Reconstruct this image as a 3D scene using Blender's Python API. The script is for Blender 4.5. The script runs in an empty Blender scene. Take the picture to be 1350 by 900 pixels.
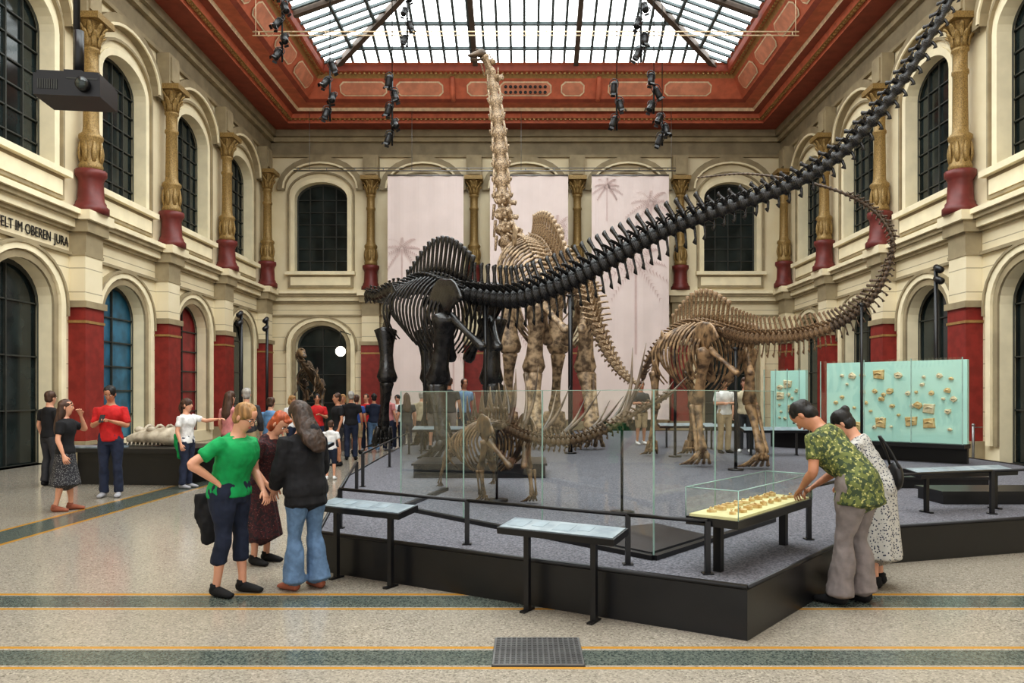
import bpy, bmesh, math, random
import numpy as np
from mathutils import Vector as V, Matrix as MX, noise
random.seed(7)
F=1005.;CX=693.;HY=520.;H=1.7
def P(px,py,d): return V(((px-CX)*d/F, d, H+(HY-py)*d/F))
def G(px,py,z=0.):
    d=(H-z)*F/(py-HY); return V(((px-CX)*d/F,d,z))
sc=bpy.context.scene; COL=sc.collection
sc.view_settings.view_transform='Standard'
try: sc.view_settings.look='Medium High Contrast'
except Exception: pass
W=11.8; D=35.2; PZ=.37
# ---------------- materials
def lin(c):
    return tuple(((x/255)/12.92 if x/255<=.04045 else ((x/255+.055)/1.055)**2.4) for x in c)+(1,)
MATS={}
def newmat(name):
    m=bpy.data.materials.new(name); m.use_nodes=True
    nt=m.node_tree; b=nt.nodes['Principled BSDF']; return m,nt,b
def mat(name,c,r=.6,metal=0,var=.12,s=6,bump=0,c2=None,stretch=(1,1,1),emit=0):
    if name in MATS: return MATS[name]
    m,nt,b=newmat(name); N=nt.nodes; L=nt.links
    tc=N.new('ShaderNodeTexCoord'); mp=N.new('ShaderNodeMapping'); mp.inputs['Scale'].default_value=stretch
    no=N.new('ShaderNodeTexNoise'); no.inputs['Scale'].default_value=s; no.inputs['Detail'].default_value=4
    L.new(tc.outputs['Object'],mp.inputs[0]); L.new(mp.outputs[0],no.inputs['Vector'])
    cr=N.new('ShaderNodeValToRGB'); a=lin(c); 
    lo=tuple(x*(1-var) for x in a[:3])+(1,); hi=tuple(min(1,x*(1+var)) for x in a[:3])+(1,)
    if c2: lo=a; hi=lin(c2)
    cr.color_ramp.elements[0].position=.38;cr.color_ramp.elements[1].position=.62
    cr.color_ramp.elements[0].color=lo; cr.color_ramp.elements[1].color=hi
    L.new(no.outputs[0],cr.inputs[0]); L.new(cr.outputs[0],b.inputs['Base Color'])
    b.inputs['Roughness'].default_value=r; b.inputs['Metallic'].default_value=metal
    if bump:
        bp=N.new('ShaderNodeBump'); bp.inputs['Strength'].default_value=bump; bp.inputs['Distance'].default_value=.02
        L.new(no.outputs[0],bp.inputs['Height']); L.new(bp.outputs[0],b.inputs['Normal'])
    if emit:
        b.inputs['Emission Color'].default_value=a; b.inputs['Emission Strength'].default_value=emit
    MATS[name]=m; return m
def math_n(nt,op,a,b=None,c=None):
    n=nt.nodes.new('ShaderNodeMath'); n.operation=op
    for i,x in enumerate((a,b,c)):
        if x is None: continue
        if hasattr(x,'links'): nt.links.new(x,n.inputs[i])
        else: n.inputs[i].default_value=x
    return n.outputs[0]
def mixc(nt,f,a,b):
    n=nt.nodes.new('ShaderNodeMix'); n.data_type='RGBA'
    for s,x in ((n.inputs[0],f),(n.inputs[6],a),(n.inputs[7],b)):
        if hasattr(x,'links'): nt.links.new(x,s)
        else: s.default_value=x
    return n.outputs[2]
def floor_mat():
    m,nt,b=newmat('terrazzo'); N=nt.nodes;L=nt.links
    g=N.new('ShaderNodeNewGeometry'); sp=N.new('ShaderNodeSeparateXYZ'); L.new(g.outputs['Position'],sp.inputs[0])
    X,Y=sp.outputs[0],sp.outputs[1]
    vo=N.new('ShaderNodeTexVoronoi'); vo.inputs['Scale'].default_value=85; L.new(g.outputs['Position'],vo.inputs['Vector'])
    s2=N.new('ShaderNodeSeparateColor'); L.new(vo.outputs['Color'],s2.inputs[0])
    cr=N.new('ShaderNodeValToRGB'); e=cr.color_ramp.elements; e[0].position=0; e[0].color=lin((92,87,80)); e[1].position=1; e[1].color=lin((190,183,170))
    x=e.new(.28); x.color=lin((146,140,130)); x=e.new(.8); x.color=lin((162,155,144)); L.new(s2.outputs[0],cr.inputs[0])
    cd=N.new('ShaderNodeValToRGB'); e=cd.color_ramp.elements; e[0].color=lin((56,66,64)); e[1].color=lin((112,118,110)); L.new(s2.outputs[1],cd.inputs[0])
    no=N.new('ShaderNodeTexNoise'); no.inputs['Scale'].default_value=.6; L.new(g.outputs['Position'],no.inputs['Vector'])
    base=mixc(nt,math_n(nt,'MULTIPLY',no.outputs[0],.7),cr.outputs[0],lin((158,150,136)))
    cmp=lambda s,c,e:math_n(nt,'COMPARE',s,c,e)
    notfar=math_n(nt,'GREATER_THAN',Y,6.6)
    vb=math_n(nt,'MULTIPLY',cmp(X,-6.25,.27),notfar)
    vg=math_n(nt,'MULTIPLY',math_n(nt,'MAXIMUM',cmp(X,-5.95,.035),cmp(X,-6.55,.035)),notfar)
    vb2=math_n(nt,'MULTIPLY',cmp(X,8.6,.27),notfar)
    dark=math_n(nt,'MAXIMUM',math_n(nt,'MAXIMUM',vb,vb2),math_n(nt,'MAXIMUM',cmp(Y,6.27,.17),cmp(Y,4.93,.14)))
    gold=math_n(nt,'MAXIMUM',vg,math_n(nt,'MAXIMUM',math_n(nt,'MAXIMUM',cmp(Y,6.49,.03),cmp(Y,6.05,.025)),math_n(nt,'MAXIMUM',cmp(Y,5.125,.022),cmp(Y,4.74,.02))))
    c=mixc(nt,dark,base,cd.outputs[0]); c=mixc(nt,gold,c,lin((182,136,60)))
    L.new(c,b.inputs['Base Color']); b.inputs['Roughness'].default_value=.17
    return m
def wall_mat():
    m,nt,b=newmat('cream_ashlar'); N=nt.nodes;L=nt.links
    g=N.new('ShaderNodeNewGeometry'); sp=N.new('ShaderNodeSeparateXYZ'); L.new(g.outputs['Position'],sp.inputs[0])
    fr=math_n(nt,'FRACT',math_n(nt,'DIVIDE',sp.outputs[2],.62)); ln=math_n(nt,'LESS_THAN',fr,.04)
    low=math_n(nt,'LESS_THAN',sp.outputs[2],5.9); ln=math_n(nt,'MULTIPLY',ln,low)
    no=N.new('ShaderNodeTexNoise'); no.inputs['Scale'].default_value=1.2; no.inputs['Detail'].default_value=5; L.new(g.outputs['Position'],no.inputs['Vector'])
    c=mixc(nt,no.outputs[0],lin((220,205,170)),lin((243,232,204)))
    c=mixc(nt,math_n(nt,'MULTIPLY',ln,.7),c,lin((140,126,100)))
    L.new(c,b.inputs['Base Color']); b.inputs['Roughness'].default_value=.7; return m
def glass_mat(name,fac=.1,tint=(.975,.99,.985,1)):
    m=bpy.data.materials.new(name); m.use_nodes=True; nt=m.node_tree; N=nt.nodes; N.clear()
    o=N.new('ShaderNodeOutputMaterial'); mx=N.new('ShaderNodeMixShader'); t=N.new('ShaderNodeBsdfTransparent'); g=N.new('ShaderNodeBsdfGlossy')
    t.inputs[0].default_value=tint; g.inputs['Roughness'].default_value=.02
    mx.inputs[0].default_value=fac
    nt.links.new(t.outputs[0],mx.inputs[1]); nt.links.new(g.outputs[0],mx.inputs[2]); nt.links.new(mx.outputs[0],o.inputs[0]); return m
def spots_mat(name,base,dot,scale=30,th=.25,third=None):
    m,nt,b=newmat(name); N=nt.nodes;L=nt.links
    tc=N.new('ShaderNodeTexCoord'); vo=N.new('ShaderNodeTexVoronoi'); vo.inputs['Scale'].default_value=scale
    no=N.new('ShaderNodeTexNoise'); no.inputs['Scale'].default_value=scale*.7; L.new(tc.outputs['Object'],no.inputs['Vector'])
    L.new(tc.outputs['Object'],vo.inputs['Vector'])
    f=math_n(nt,'LESS_THAN',vo.outputs['Distance'],th)
    c=mixc(nt,f,lin(base),lin(dot))
    if third: c=mixc(nt,math_n(nt,'GREATER_THAN',no.outputs[0],.52),c,lin(third))
    L.new(c,b.inputs['Base Color']); b.inputs['Roughness'].default_value=.8; return m
M_floor=floor_mat(); M_wall=wall_mat()
M_taupe=mat('taupe_stone',(160,146,118),.7,s=2); M_cream=mat('cream_plaster',(242,230,198),.7,var=.05,s=2)
M_grey=mat('grey_frieze',(144,132,108),.7,s=2)
M_red=mat('oxblood_paint',(138,48,42),.5,var=.15,s=4); M_red2=mat('dark_red_pedestal',(114,52,48),.45,s=4)
M_salmon=mat('salmon_paint',(194,108,80),.6,s=3); M_sof=mat('soffit_red',(144,70,52),.6,s=3)
M_terra=mat('light_terracotta',(206,138,110),.6,s=3); M_ccream=mat('frieze_cream',(230,208,176),.6)
M_gold=mat('gilded_trim',(170,136,88),.4,.3,s=8); M_bronze=mat('bronze_gilt',(152,126,80),.45,.25,var=.3,s=30,bump=.35)
M_black=mat('black_metal',(22,22,25),.35,var=.1); M_dark=mat('dark_glass',(38,46,46),.1,var=.35,s=1.3)
M_frame=mat('window_frame_dark',(58,60,56),.5); M_blueg=mat('blue_window_film',(50,104,130),.35,var=.3,s=2)
M_redg=mat('red_window_film',(140,46,50),.4,var=.3,s=2)
M_carpet=mat('grey_gravel_surface',(74,74,80),.9,s=55,c2=(118,118,126),bump=.3)
M_glass=glass_mat('clear_glass',.05); M_gedge=mat('glass_edge',(150,178,170),.2)
M_banner=mat('pale_pink_fabric',(222,206,202),.8,var=.03,s=1); M_palm=mat('dusty_pink_print',(200,176,172),.8,var=.05)
M_bblack=mat('black_bone',(20,19,19),.27,c2=(46,44,43),s=7,bump=.4); M_btan=mat('tan_bone',(96,78,60),.5,c2=(196,170,138),s=7,bump=.5)
M_brown=mat('warm_brown_bone',(78,60,44),.5,c2=(168,138,104),s=7,bump=.5); M_btail=mat('dark_tail_bone',(52,42,34),.5,c2=(108,88,68),s=2,bump=.4)
M_bbrown=mat('brown_bone',(50,40,32),.45,c2=(122,98,70),s=7,bump=.4); M_spk=mat('spike_horn',(62,52,44),.4,c2=(116,100,82),s=4); M_bpale=mat('pale_bone',(150,138,120),.6,c2=(200,190,172),s=5,bump=.4)
M_mint=mat('mint_panel',(172,212,200),.5,var=.04,s=1,emit=.1); M_screen=mat('info_screen',(112,126,136),.3,c2=(150,162,168),s=5)
M_fossil=mat('fossil_slab',(186,148,92),.7,c2=(220,196,146),s=12,bump=.4); M_pf=mat('pale_fossil',(196,176,140),.7,c2=(226,214,184),s=12,bump=.4); M_case=mat('case_lining',(206,198,150),.7,emit=.1)
M_white=mat('white_lamp',(255,250,235),.5,emit=3); M_warm=mat('warm_lens',(255,225,170),.4,emit=2.5)
M_metal=mat('brushed_steel',(150,150,150),.35,.7)
M_paint=mat('rib_brown',(92,78,68),.6); M_bar=mat('glazing_bar_grey',(84,94,96),.6)
# ---------------- mesh builder
def crs(a,n):
    a=np.asarray(a,float); k=len(a)
    if k<3:
        t=np.linspace(0,1,n)[:,None]; return a[0]*(1-t)+a[-1]*t
    seg=np.linalg.norm(np.diff(a[:,:3],axis=0),axis=1)+1e-6; u=np.concatenate([[0],np.cumsum(seg)])
    p=np.vstack([2*a[0]-a[1],a,2*a[-1]-a[-2]]); out=[]
    for s in np.linspace(0,u[-1],n):
        i=max(0,min(int(np.searchsorted(u,s,side='right'))-1,k-2)); t=(s-u[i])/seg[i]
        p0,p1,p2,p3=p[i],p[i+1],p[i+2],p[i+3]
        out.append(.5*((2*p1)+(-p0+p2)*t+(2*p0-5*p1+4*p2-p3)*t*t+(-p0+3*p1-3*p2+p3)*t**3))
    return np.array(out)
class MB:
    def __init__(s): s.v=[];s.f=[];s.m=[];s.s=[]
    def add(s,vs,fs,m=0,sm=False):
        o=len(s.v); s.v+=[tuple(v) for v in vs]
        for f in fs: s.f.append(tuple(i+o for i in f)); s.m.append(m); s.s.append(sm)
    def box(s,x0,x1,y0,y1,z0,z1,m=0,T=None):
        vs=[(x,y,z) for x in(x0,x1) for y in(y0,y1) for z in(z0,z1)]
        if T: vs=[T(*v) for v in vs]
        s.add(vs,[(0,1,3,2),(4,6,7,5),(0,4,5,1),(2,3,7,6),(0,2,6,4),(1,5,7,3)],m)
    def quad(s,a,b,c,d,m=0): s.add([a,b,c,d],[(0,1,2,3)],m)
    def loft(s,c,lat=(1,0,0),seg=10,n=None,m=0,sm=True,cap=.5):
        c=np.array([(list(r)+[r[3]])[:5] for r in c],float)
        if n: c=crs(c,n)
        p=c[:,:3]; rx=c[:,3]; ry=c[:,4]
        t=np.gradient(p,axis=0); t/=np.linalg.norm(t,axis=1)[:,None]+1e-9
        lat=np.asarray(lat,float); vs=[];fs=[];k=len(p); th=np.arange(seg)*2*math.pi/seg
        for i in range(k):
            a=lat-t[i]*lat.dot(t[i])
            if np.linalg.norm(a)<.05: a=np.array((0,1,.3))-t[i]*np.array((0,1,.3)).dot(t[i])
            a/=np.linalg.norm(a); b=np.cross(t[i],a)
            r=p[i]+np.outer(np.cos(th)*max(rx[i],1e-4),a)+np.outer(np.sin(th)*max(ry[i],1e-4),b); vs+=r.tolist()
        for i in range(k-1):
            for j in range(seg):
                j2=(j+1)%seg; fs.append((i*seg+j,i*seg+j2,(i+1)*seg+j2,(i+1)*seg+j))
        vs.append((p[0]-t[0]*min(rx[0],ry[0])*cap).tolist()); vs.append((p[-1]+t[-1]*min(rx[-1],ry[-1])*cap).tolist())
        a,b=len(vs)-2,len(vs)-1
        for j in range(seg):
            j2=(j+1)%seg; fs.append((j2,j,a)); fs.append(((k-1)*seg+j,(k-1)*seg+j2,b))
        s.add(vs,fs,m,sm)
    def cyl(s,p,q,r,r2=None,seg=10,m=0,sm=True):
        r2=r if r2 is None else r2; d=(V(q)-V(p)).normalized(); lat=(1,0,0) if abs(d.x)<.8 else (0,1,0)
        s.loft([(*p,r,r),(*q,r2,r2)],lat,seg,m=m,sm=sm,cap=0)
    def ball(s,c,r,m=0,seg=12,n=8,R=None):
        if not hasattr(r,'__len__'): r=(r,r,r)
        vs=[];fs=[]
        for i in range(n+1):
            ph=math.pi*i/n
            for j in range(seg):
                a=2*math.pi*j/seg; q=V((r[0]*math.sin(ph)*math.cos(a),r[1]*math.sin(ph)*math.sin(a),r[2]*math.cos(ph)))
                if R: q=R@q
                vs.append(tuple(V(c)+q))
        for i in range(n):
            for j in range(seg):
                j2=(j+1)%seg; fs.append((i*seg+j,(i+1)*seg+j,(i+1)*seg+j2,i*seg+j2))
        s.add(vs,fs,m,True)
    def lathe(s,prof,seg=16,m=0,sm=True):
        s.loft([(0,0,z,r,r) for r,z in prof],(1,0,0),seg,m=m,sm=sm,cap=0)
    def mesh(s,name,mats):
        me=bpy.data.meshes.new(name); me.from_pydata(s.v,[],s.f)
        for mt in mats: me.materials.append(mt)
        me.polygons.foreach_set('material_index',s.m); me.polygons.foreach_set('use_smooth',s.s); me.update(); return me
    def obj(s,name,mats,parent=None,loc=None,**k):
        return mk(name,s.mesh(name,mats if isinstance(mats,(list,tuple)) else [mats]),parent,loc,**k)
def mk(name,data,parent=None,loc=None,label=None,cat=None,group=None,kind=None,mw=None):
    o=bpy.data.objects.new(name,data); COL.objects.link(o)
    if parent: o.parent=parent
    if loc is not None: o.location=loc
    if mw is not None: o.matrix_basis=mw
    if label: o['label']=label
    if cat: o['category']=cat
    if group: o['group']=group
    if kind: o['kind']=kind
    return o
def empty(name,loc,label,cat,group=None,rz=0):
    o=mk(name,None,None,loc,label,cat,group); o.empty_display_size=.2; o.rotation_euler=(0,0,rz); return o
# ---------------- floor
mb=MB(); mb.box(-W-.5,W+.5,-4,D+.5,-.2,0); mb.obj('floor',M_floor,kind='structure')
# ---------------- walls
TL=lambda u,n,z:(-W-n,u,z)
TR=lambda u,n,z:(W+n,u,z)
TB=lambda u,n,z:(u,D+n,z)
def arch(c,w,sp,rise,n=14):
    return [(c-w/2*math.cos(math.pi*i/n),sp+rise*math.sin(math.pi*i/n)) for i in range(n+1)]
def hole(mb,T,u0,u1,z0,z1,c,w,h0,sp,rise,m=0):
    q=lambda a,b,d,e:mb.quad(T(a,0,d),T(b,0,d),T(b,0,e),T(a,0,e),m)
    q(u0,c-w/2,z0,z1); q(c+w/2,u1,z0,z1)
    if h0>z0: q(c-w/2,c+w/2,z0,h0)
    A=arch(c,w,sp,rise)
    for (a,za),(b,zb) in zip(A,A[1:]): mb.quad(T(a,0,za),T(b,0,zb),T(b,0,z1),T(a,0,z1),m)
    O=[(c-w/2,h0)]+A+[(c+w/2,h0)]
    for (a,za),(b,zb) in zip(O,O[1:]+O[:1]): mb.quad(T(a,0,za),T(b,0,zb),T(b,.45,zb),T(a,.45,za),2)
def aband(mb,T,c,w,z0,sp,rise,bw,pr,m):
    I=[(c-w/2,z0)]+arch(c,w,sp,rise)+[(c+w/2,z0)]
    O=[(c-w/2-bw,z0)]+arch(c,w+2*bw,sp,rise+bw)+[(c+w/2+bw,z0)]
    for i in range(len(I)-1):
        a,b,x,y=I[i],I[i+1],O[i],O[i+1]
        mb.quad(T(a[0],-pr,a[1]),T(b[0],-pr,b[1]),T(y[0],-pr,y[1]),T(x[0],-pr,x[1]),m)
        mb.quad(T(x[0],-pr,x[1]),T(y[0],-pr,y[1]),T(y[0],0,y[1]),T(x[0],0,x[1]),m)
        mb.quad(T(a[0],-pr,a[1]),T(b[0],-pr,b[1]),T(b[0],0,b[1]),T(a[0],0,a[1]),m)
wn=[0]
def window(T,c,w,h0,sp,rise,gm,cols,rows,mw=.03):
    wn[0]+=1; mb=MB(); O=[(c-w/2,h0)]+arch(c,w,sp,rise)+[(c+w/2,h0)]
    mb.add([T(a,.4,z) for a,z in O],[tuple(range(len(O)))],0)
    I=[(c+(a-c)*.93,h0+(z-h0)*.97+.03) for a,z in O]
    for i in range(len(O)):
        j=(i+1)%len(O); mb.quad(T(O[i][0],.33,O[i][1]),T(O[j][0],.33,O[j][1]),T(I[j][0],.33,I[j][1]),T(I[i][0],.33,I[i][1]),1)
    top=lambda u: sp+rise*math.sqrt(max(0,1-((u-c)/(w/2))**2))
    for i in range(1,cols):
        u=c-w/2+w*i/cols; mb.box(u-.02,u+.02,.34,.4,h0,top(u),1,T)
    for j in range(1,rows):
        z=h0+(sp-h0)*j/(rows-1); mb.box(c-w/2,c+w/2,.35,.4,z-.018,z+.018,1,T)
    mb.obj('window_%d'%wn[0],[gm,M_frame],kind='structure')
def build_wall(name,T,u0,u1,bays,hb,lowmats):
    mb=MB()
    edges=[]
    for c,gm in zip(bays,lowmats):
        a,b=max(u0,c-hb),min(u1,c+hb); edges+=[a,b]
        hole(mb,T,a,b,0,6.2,c,2.35,.0 if gm is M_dark else .4,3.95,.95,0)
        hole(mb,T,a,b,6.2,13.8,c,2.42,7.35,10.75,.75,0)
        aband(mb,T,c,2.35,0.4,3.95,.95,.17,.06,1); aband(mb,T,c,2.75,.4,3.95,1.15,.2,.12,2); aband(mb,T,c,3.2,3.7,3.95,1.3,.07,.16,1)
        aband(mb,T,c,2.42,7.35,10.75,.75,.2,.05,2); aband(mb,T,c,2.95,7.35,10.9,1.0,.08,.1,1); aband(mb,T,c,3.3,11.1,11.15,1.15,.34,.22,1); aband(mb,T,c,3.3,11.15,11.2,1.1,.08,.27,2)
        mb.box(c-1.5,c+1.5,-.12,0,6.62,7.2,1,T); mb.box(c-1.38,c+1.38,-.15,0,6.72,7.1,2,T); mb.box(c-1.6,c+1.6,-.28,0,7.2,7.36,2,T)
        window(T,c,2.42,7.35,10.75,.75,M_dark,4,7); window(T,c,2.35,.0 if gm is M_dark else .4,3.95,.95,gm,2,4 if gm is M_dark else 6)
    lo,hi=min(edges),max(edges)
    for a,b in ((u0,lo),(hi,u1)):
        if b-a>.01: mb.quad(T(a,0,0),T(b,0,0),T(b,0,13.8),T(a,0,13.8),0)
    for z0,z1,pr,m in ((5.3,5.38,.1,1),(5.9,6.0,.12,1),(6.0,6.2,.22,2),(6.2,6.32,.34,1),(6.32,6.45,.42,2),(12.62,12.74,.12,1),(12.74,13.3,.08,4),(13.3,13.5,.25,1),(13.5,13.8,.4,4)):
        mb.box(u0,u1,-pr,0,z0,z1,m,T)
    mb.quad(T(u0,.46,0),T(u1,.46,0),T(u1,.46,13.8),T(u0,.46,13.8),3)
    mb.obj(name,[M_wall,M_taupe,M_cream,M_black,M_grey],kind='structure')
SB=[31.55,26.97,22.39,17.81,13.23]
build_wall('wall_left',TL,-4,D,SB,2.29,[M_dark,M_redg,M_blueg,M_dark,M_dark])
build_wall('wall_right',TR,-4,D,SB,2.29,[M_dark]*5)
build_wall('wall_back',TB,-W,W,[-9.44,-4.72,0,4.72,9.44],2.36,[M_dark]*5)
def pil_mesh():
    mb=MB(); 
    mb.box(-.52,.52,-.25,.25,0,.5,1); mb.box(-.43,.43,-.2,.25,.5,3.95,0)
    mb.box(-.46,.46,-.22,.25,3.55,3.62,3); mb.box(-.5,.5,-.26,.25,3.95,4.12,1); mb.box(-.4,.4,-.18,.25,4.12,5.3,2); mb.box(-.44,.44,-.2,.25,5.3,5.38,1)
    mb.box(-.4,.4,-.2,.25,5.38,5.9,1); mb.box(-.5,.5,-.3,.25,5.9,6.2,1); mb.box(-.58,.58,-.4,.25,6.2,6.45,2)
    return mb.mesh('pilaster',[M_red,M_taupe,M_wall,M_gold])
PM=pil_mesh()
cols=[]
for y in (33.84,29.26,24.68,20.1,15.52): cols+=[(-W,y,math.pi/2),(W,y,-math.pi/2)]
for x in (-7.08,-2.36,2.36,7.08): cols.append((x,D,0))
def colparts():
    a=MB(); a.lathe([(.5,6.45),(.5,6.62),(.42,6.68),(.42,6.74),(.37,6.8),(.34,7.3),(.38,7.38),(.44,7.45),(.44,7.58)],12)
    s=MB(); s.lathe([(.32,7.58),(.34,7.7),(.3,7.78),(.28,8.0),(.31,8.2),(.28,8.35),(.34,8.42),(.34,8.5),(.24,8.58),(.22,8.7),(.2,10.1),(.24,10.14),(.24,10.22),(.2,10.26),(.2,10.7),(.25,10.74),(.25,10.8)],16)
    for i in range(8):
        an=i*math.pi/4; c,t=math.cos(an),math.sin(an); s.loft([(.29*c,.29*t,7.8,.05,.03),(.33*c,.33*t,8.05,.09,.04),(.3*c,.3*t,8.32,.03,.02)],(-t,c,0),6,5)
    k=MB(); k.lathe([(.21,10.8),(.24,11.0),(.27,11.25),(.36,11.42),(.4,11.45)],16); k.box(-.47,.47,-.47,.47,11.45,11.62)
    for row,(z,r) in enumerate(((10.85,.23),(11.05,.27))):
        for i in range(8):
            an=(i+row*.5)*math.pi/4; c,t=math.cos(an),math.sin(an)
            k.loft([(r*c,r*t,z,.06,.03),((r+.05)*c,(r+.05)*t,z+.22,.09,.03),((r+.17)*c,(r+.17)*t,z+.34,.05,.04)],(-t,c,0),6,5)
    e=MB(); e.box(-.4,.4,-.1,.35,11.62,12.62); e.box(-.3,.3,-.16,.0,11.75,12.5)
    return [('pedestal',a.mesh('pedestal',[M_red2])),('shaft',s.mesh('shaft',[M_bronze])),('capital',k.mesh('capital',[M_bronze])),('impost_block',e.mesh('impost_block',[M_taupe]))]
CP=colparts(); tn=1
for x,y,r in cols:
    nx,ny=math.sin(r),-math.cos(r)
    tn+=1; mk('trim_%d'%tn,PM,None,(x+nx*.24,y+ny*.24,0),kind='structure').rotation_euler=(0,0,r)
    e=empty('column',(x+nx*.34,y+ny*.34,0),'gilded bronze column with leafy capital on a dark red pedestal','column','wall columns',r); e.scale=(.87,.87,1)
    for n,me in CP: mk(n,me,e)
# lettering on wall
e=empty('wall_lettering',(-W+.03,19.62,5.5),'dark capital letters reading WELT IM OBEREN JURA on cream frieze','lettering'); e.rotation_euler=(math.pi/2,0,math.pi/2); e.scale=(.74,1,1)
off=0
for wd in ('JURA','OBEREN','IM','WELT'):
    cu=bpy.data.curves.new('t','FONT'); cu.body=wd; cu.size=.34; cu.extrude=.008; cu.align_x='RIGHT'; cu.space_character=1.06
    to=bpy.data.objects.new('t',cu); COL.objects.link(to); bpy.context.view_layer.update()
    tm=bpy.data.meshes.new_from_object(to.evaluated_get(bpy.context.evaluated_depsgraph_get())); bpy.data.objects.remove(to); tm.materials.clear(); tm.materials.append(M_black)
    xs=[v.co.x for v in tm.vertices]; mk('word',tm,e,(off,0,0)); off-=(max(xs)-min(xs))+.15
# ---------------- ceiling
mb=MB(); Y0=-3.
prof=[(-.1,13.8,0),(1.2,13.8,0),(1.22,13.95,1),(1.42,13.95,2),(1.5,14.12,1),(1.8,14.12,0),(1.85,14.25,3),(2.35,14.28,1),(2.5,14.38,0),(3.0,15.05,1),(3.1,15.2,2),(3.35,15.22,1),(3.4,15.45,0),(3.5,15.5,1)]
def ring(i,z): return [(-W+i,Y0+i,z),(W-i,Y0+i,z),(W-i,D-i,z),(-W+i,D-i,z)]
for (a,za,_),(b,zb,m) in zip(prof,prof[1:]):
    A,B=ring(a,za),ring(b,zb)
    for k in range(4): mb.quad(A[k],A[(k+1)%4],B[(k+1)%4],B[k],m)
for (i,z) in ((1.33,13.93),(3.2,15.18)):
    y=16.
    while y<D-i: 
        for sx in(-1,1): mb.box(sx*(W-i)-.04,sx*(W-i)+.04,y,y+.09,z-.04,z+.03,2)
        y+=.2
    x=-W+i
    while x<W-i: mb.box(x,x+.09,D-i-.04,D-i+.04,z-.04,z+.03,2); x+=.2
def sl(t,off):
    i=2.5+.5*t; z=14.38+.67*t; nx,nz=.8,-.6
    return i+off*nx, z+off*nz
def panel(Tm,u0,u1,inner=1):
    for (t0,t1,du,off,m) in ((.14,.86,0,.03,3),(.2,.8,.05,.045,4)):
        c=.16; pts=[(u0+du+c,t0),(u1-du-c,t0),(u1-du,t0+.25*(t1-t0)),(u1-du,t1-.25*(t1-t0)),(u1-du-c,t1),(u0+du+c,t1),(u0+du,t1-.25*(t1-t0)),(u0+du,t0+.25*(t1-t0))]
        mb.add([Tm(u,*sl(t,off)) for u,t in pts],[tuple(range(8))],m)
TBk=lambda u,i,z:(u,D-i,z)
for c in (-6.9,-4.5,4.5,6.9,-2.0,2.0): panel(TBk,c-1.0 if abs(c)>3 else c-.5,c+1.0 if abs(c)>3 else c+.5)
for k in range(9):
    yc=31-k*2.29
    panel(lambda u,i,z:(-W+i,u,z),yc-.95,yc+.95); panel(lambda u,i,z:(W-i,u,z),yc-.95,yc+.95)
panel(TBk,-1.1,1.1)
for k in range(9):
    u=-.85+k*.21; 
    for t in (.35,.62): i,z=sl(t,.07); mb.ball((u,D-i,z),(.07,.03,.07),5,8,5)
for x in (-3.1,3.1): mb.loft([(x,D-2.45,14.3,.1,.06),(x,D-2.7,14.5,.12,.1),(x,D-3.05,15.1,.1,.06)],(1,0,0),8,6,1)
mb.obj('ceiling',[M_sof,M_salmon,M_gold,M_ccream,M_terra,M_black],kind='structure')
# skylight
ME_,ntE,bE=newmat('daylight_glass'); bE.inputs['Base Color'].default_value=(.8,.85,.85,1)
g=ntE.nodes.new('ShaderNodeTexNoise'); g.inputs['Scale'].default_value=.5
gg=ntE.nodes.new('ShaderNodeNewGeometry'); ntE.links.new(gg.outputs['Position'],g.inputs['Vector'])
ntE.links.new(mixc(ntE,g.outputs[0],(.86,.95,.97,1),(1,1,.98,1)),bE.inputs['Emission Color']); bE.inputs['Emission Strength'].default_value=4.7
x0,ya,yb,ze,sl_=8.3,.5,32.3,15.5,.36
zr=ze+x0*sl_
C=[(-x0,ya,ze),(x0,ya,ze),(x0,yb,ze),(-x0,yb,ze)]; R1=(0,ya+x0,zr); R2=(0,yb-x0,zr)
for k,pts in enumerate(([C[3],C[2],R2],[C[0],C[1],R1],[C[0],C[3],R2,R1],[C[1],C[2],R2,R1])):
    m_=MB(); m_.add(pts,[tuple(range(len(pts)))]); wn[0]+=1; m_.obj('window_%d'%wn[0],ME_,kind='structure')
mb=MB(); o_=-.06
def bar(p,q,w,h,m=0):
    p,q=V(p),V(q); d=(q-p).normalized(); s_=d.cross(V((0,0,1))).normalized()*w/2; u_=V((0,0,h))
    vs=[p-s_,p+s_,q+s_,q-s_]; mb.add([a+V((0,0,o_)) for a in vs]+[a-u_ for a in vs],[(0,1,2,3),(4,5,6,7),(0,1,5,4),(1,2,6,5),(2,3,7,6),(3,0,4,7)],m)
x=-x0+.55
while x<x0:
    t=x0-abs(x); bar((x,yb,ze),(x,yb-t,ze+t*sl_),.1,.16); x+=.55
y=10.
while y<yb:
    t=min(x0,yb-y)
    for s_ in(-1,1): bar((s_*x0,y,ze),(s_*(x0-t),y,ze+t*sl_),.1,.16)
    y+=.55
for t in (1.2,2.4,3.6,4.8):
    z=ze+t*sl_; w_=x0-t
    bar((-w_,yb-t,z),(w_,yb-t,z),.12,.18)
    for s_ in(-1,1): bar((s_*w_,8,z),(s_*w_,yb-t,z),.12,.18)
for s_ in(-1,1):
    bar((s_*x0,yb,ze),(0,yb-x0,zr),.22,.3,1)
    for xx in (2.1*s_,): bar((xx,yb,ze),(xx,yb-(x0-2.1),ze+(x0-2.1)*sl_),.2,.28,1)
    for y in (27.3,24.68,20.1,15.5): 
        t=min(x0,yb-y); bar((s_*x0,y,ze),(s_*(x0-t),y,ze+t*sl_),.2,.28,1)
mb.obj('trim_1',[M_bar,M_paint],kind='structure')
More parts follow.
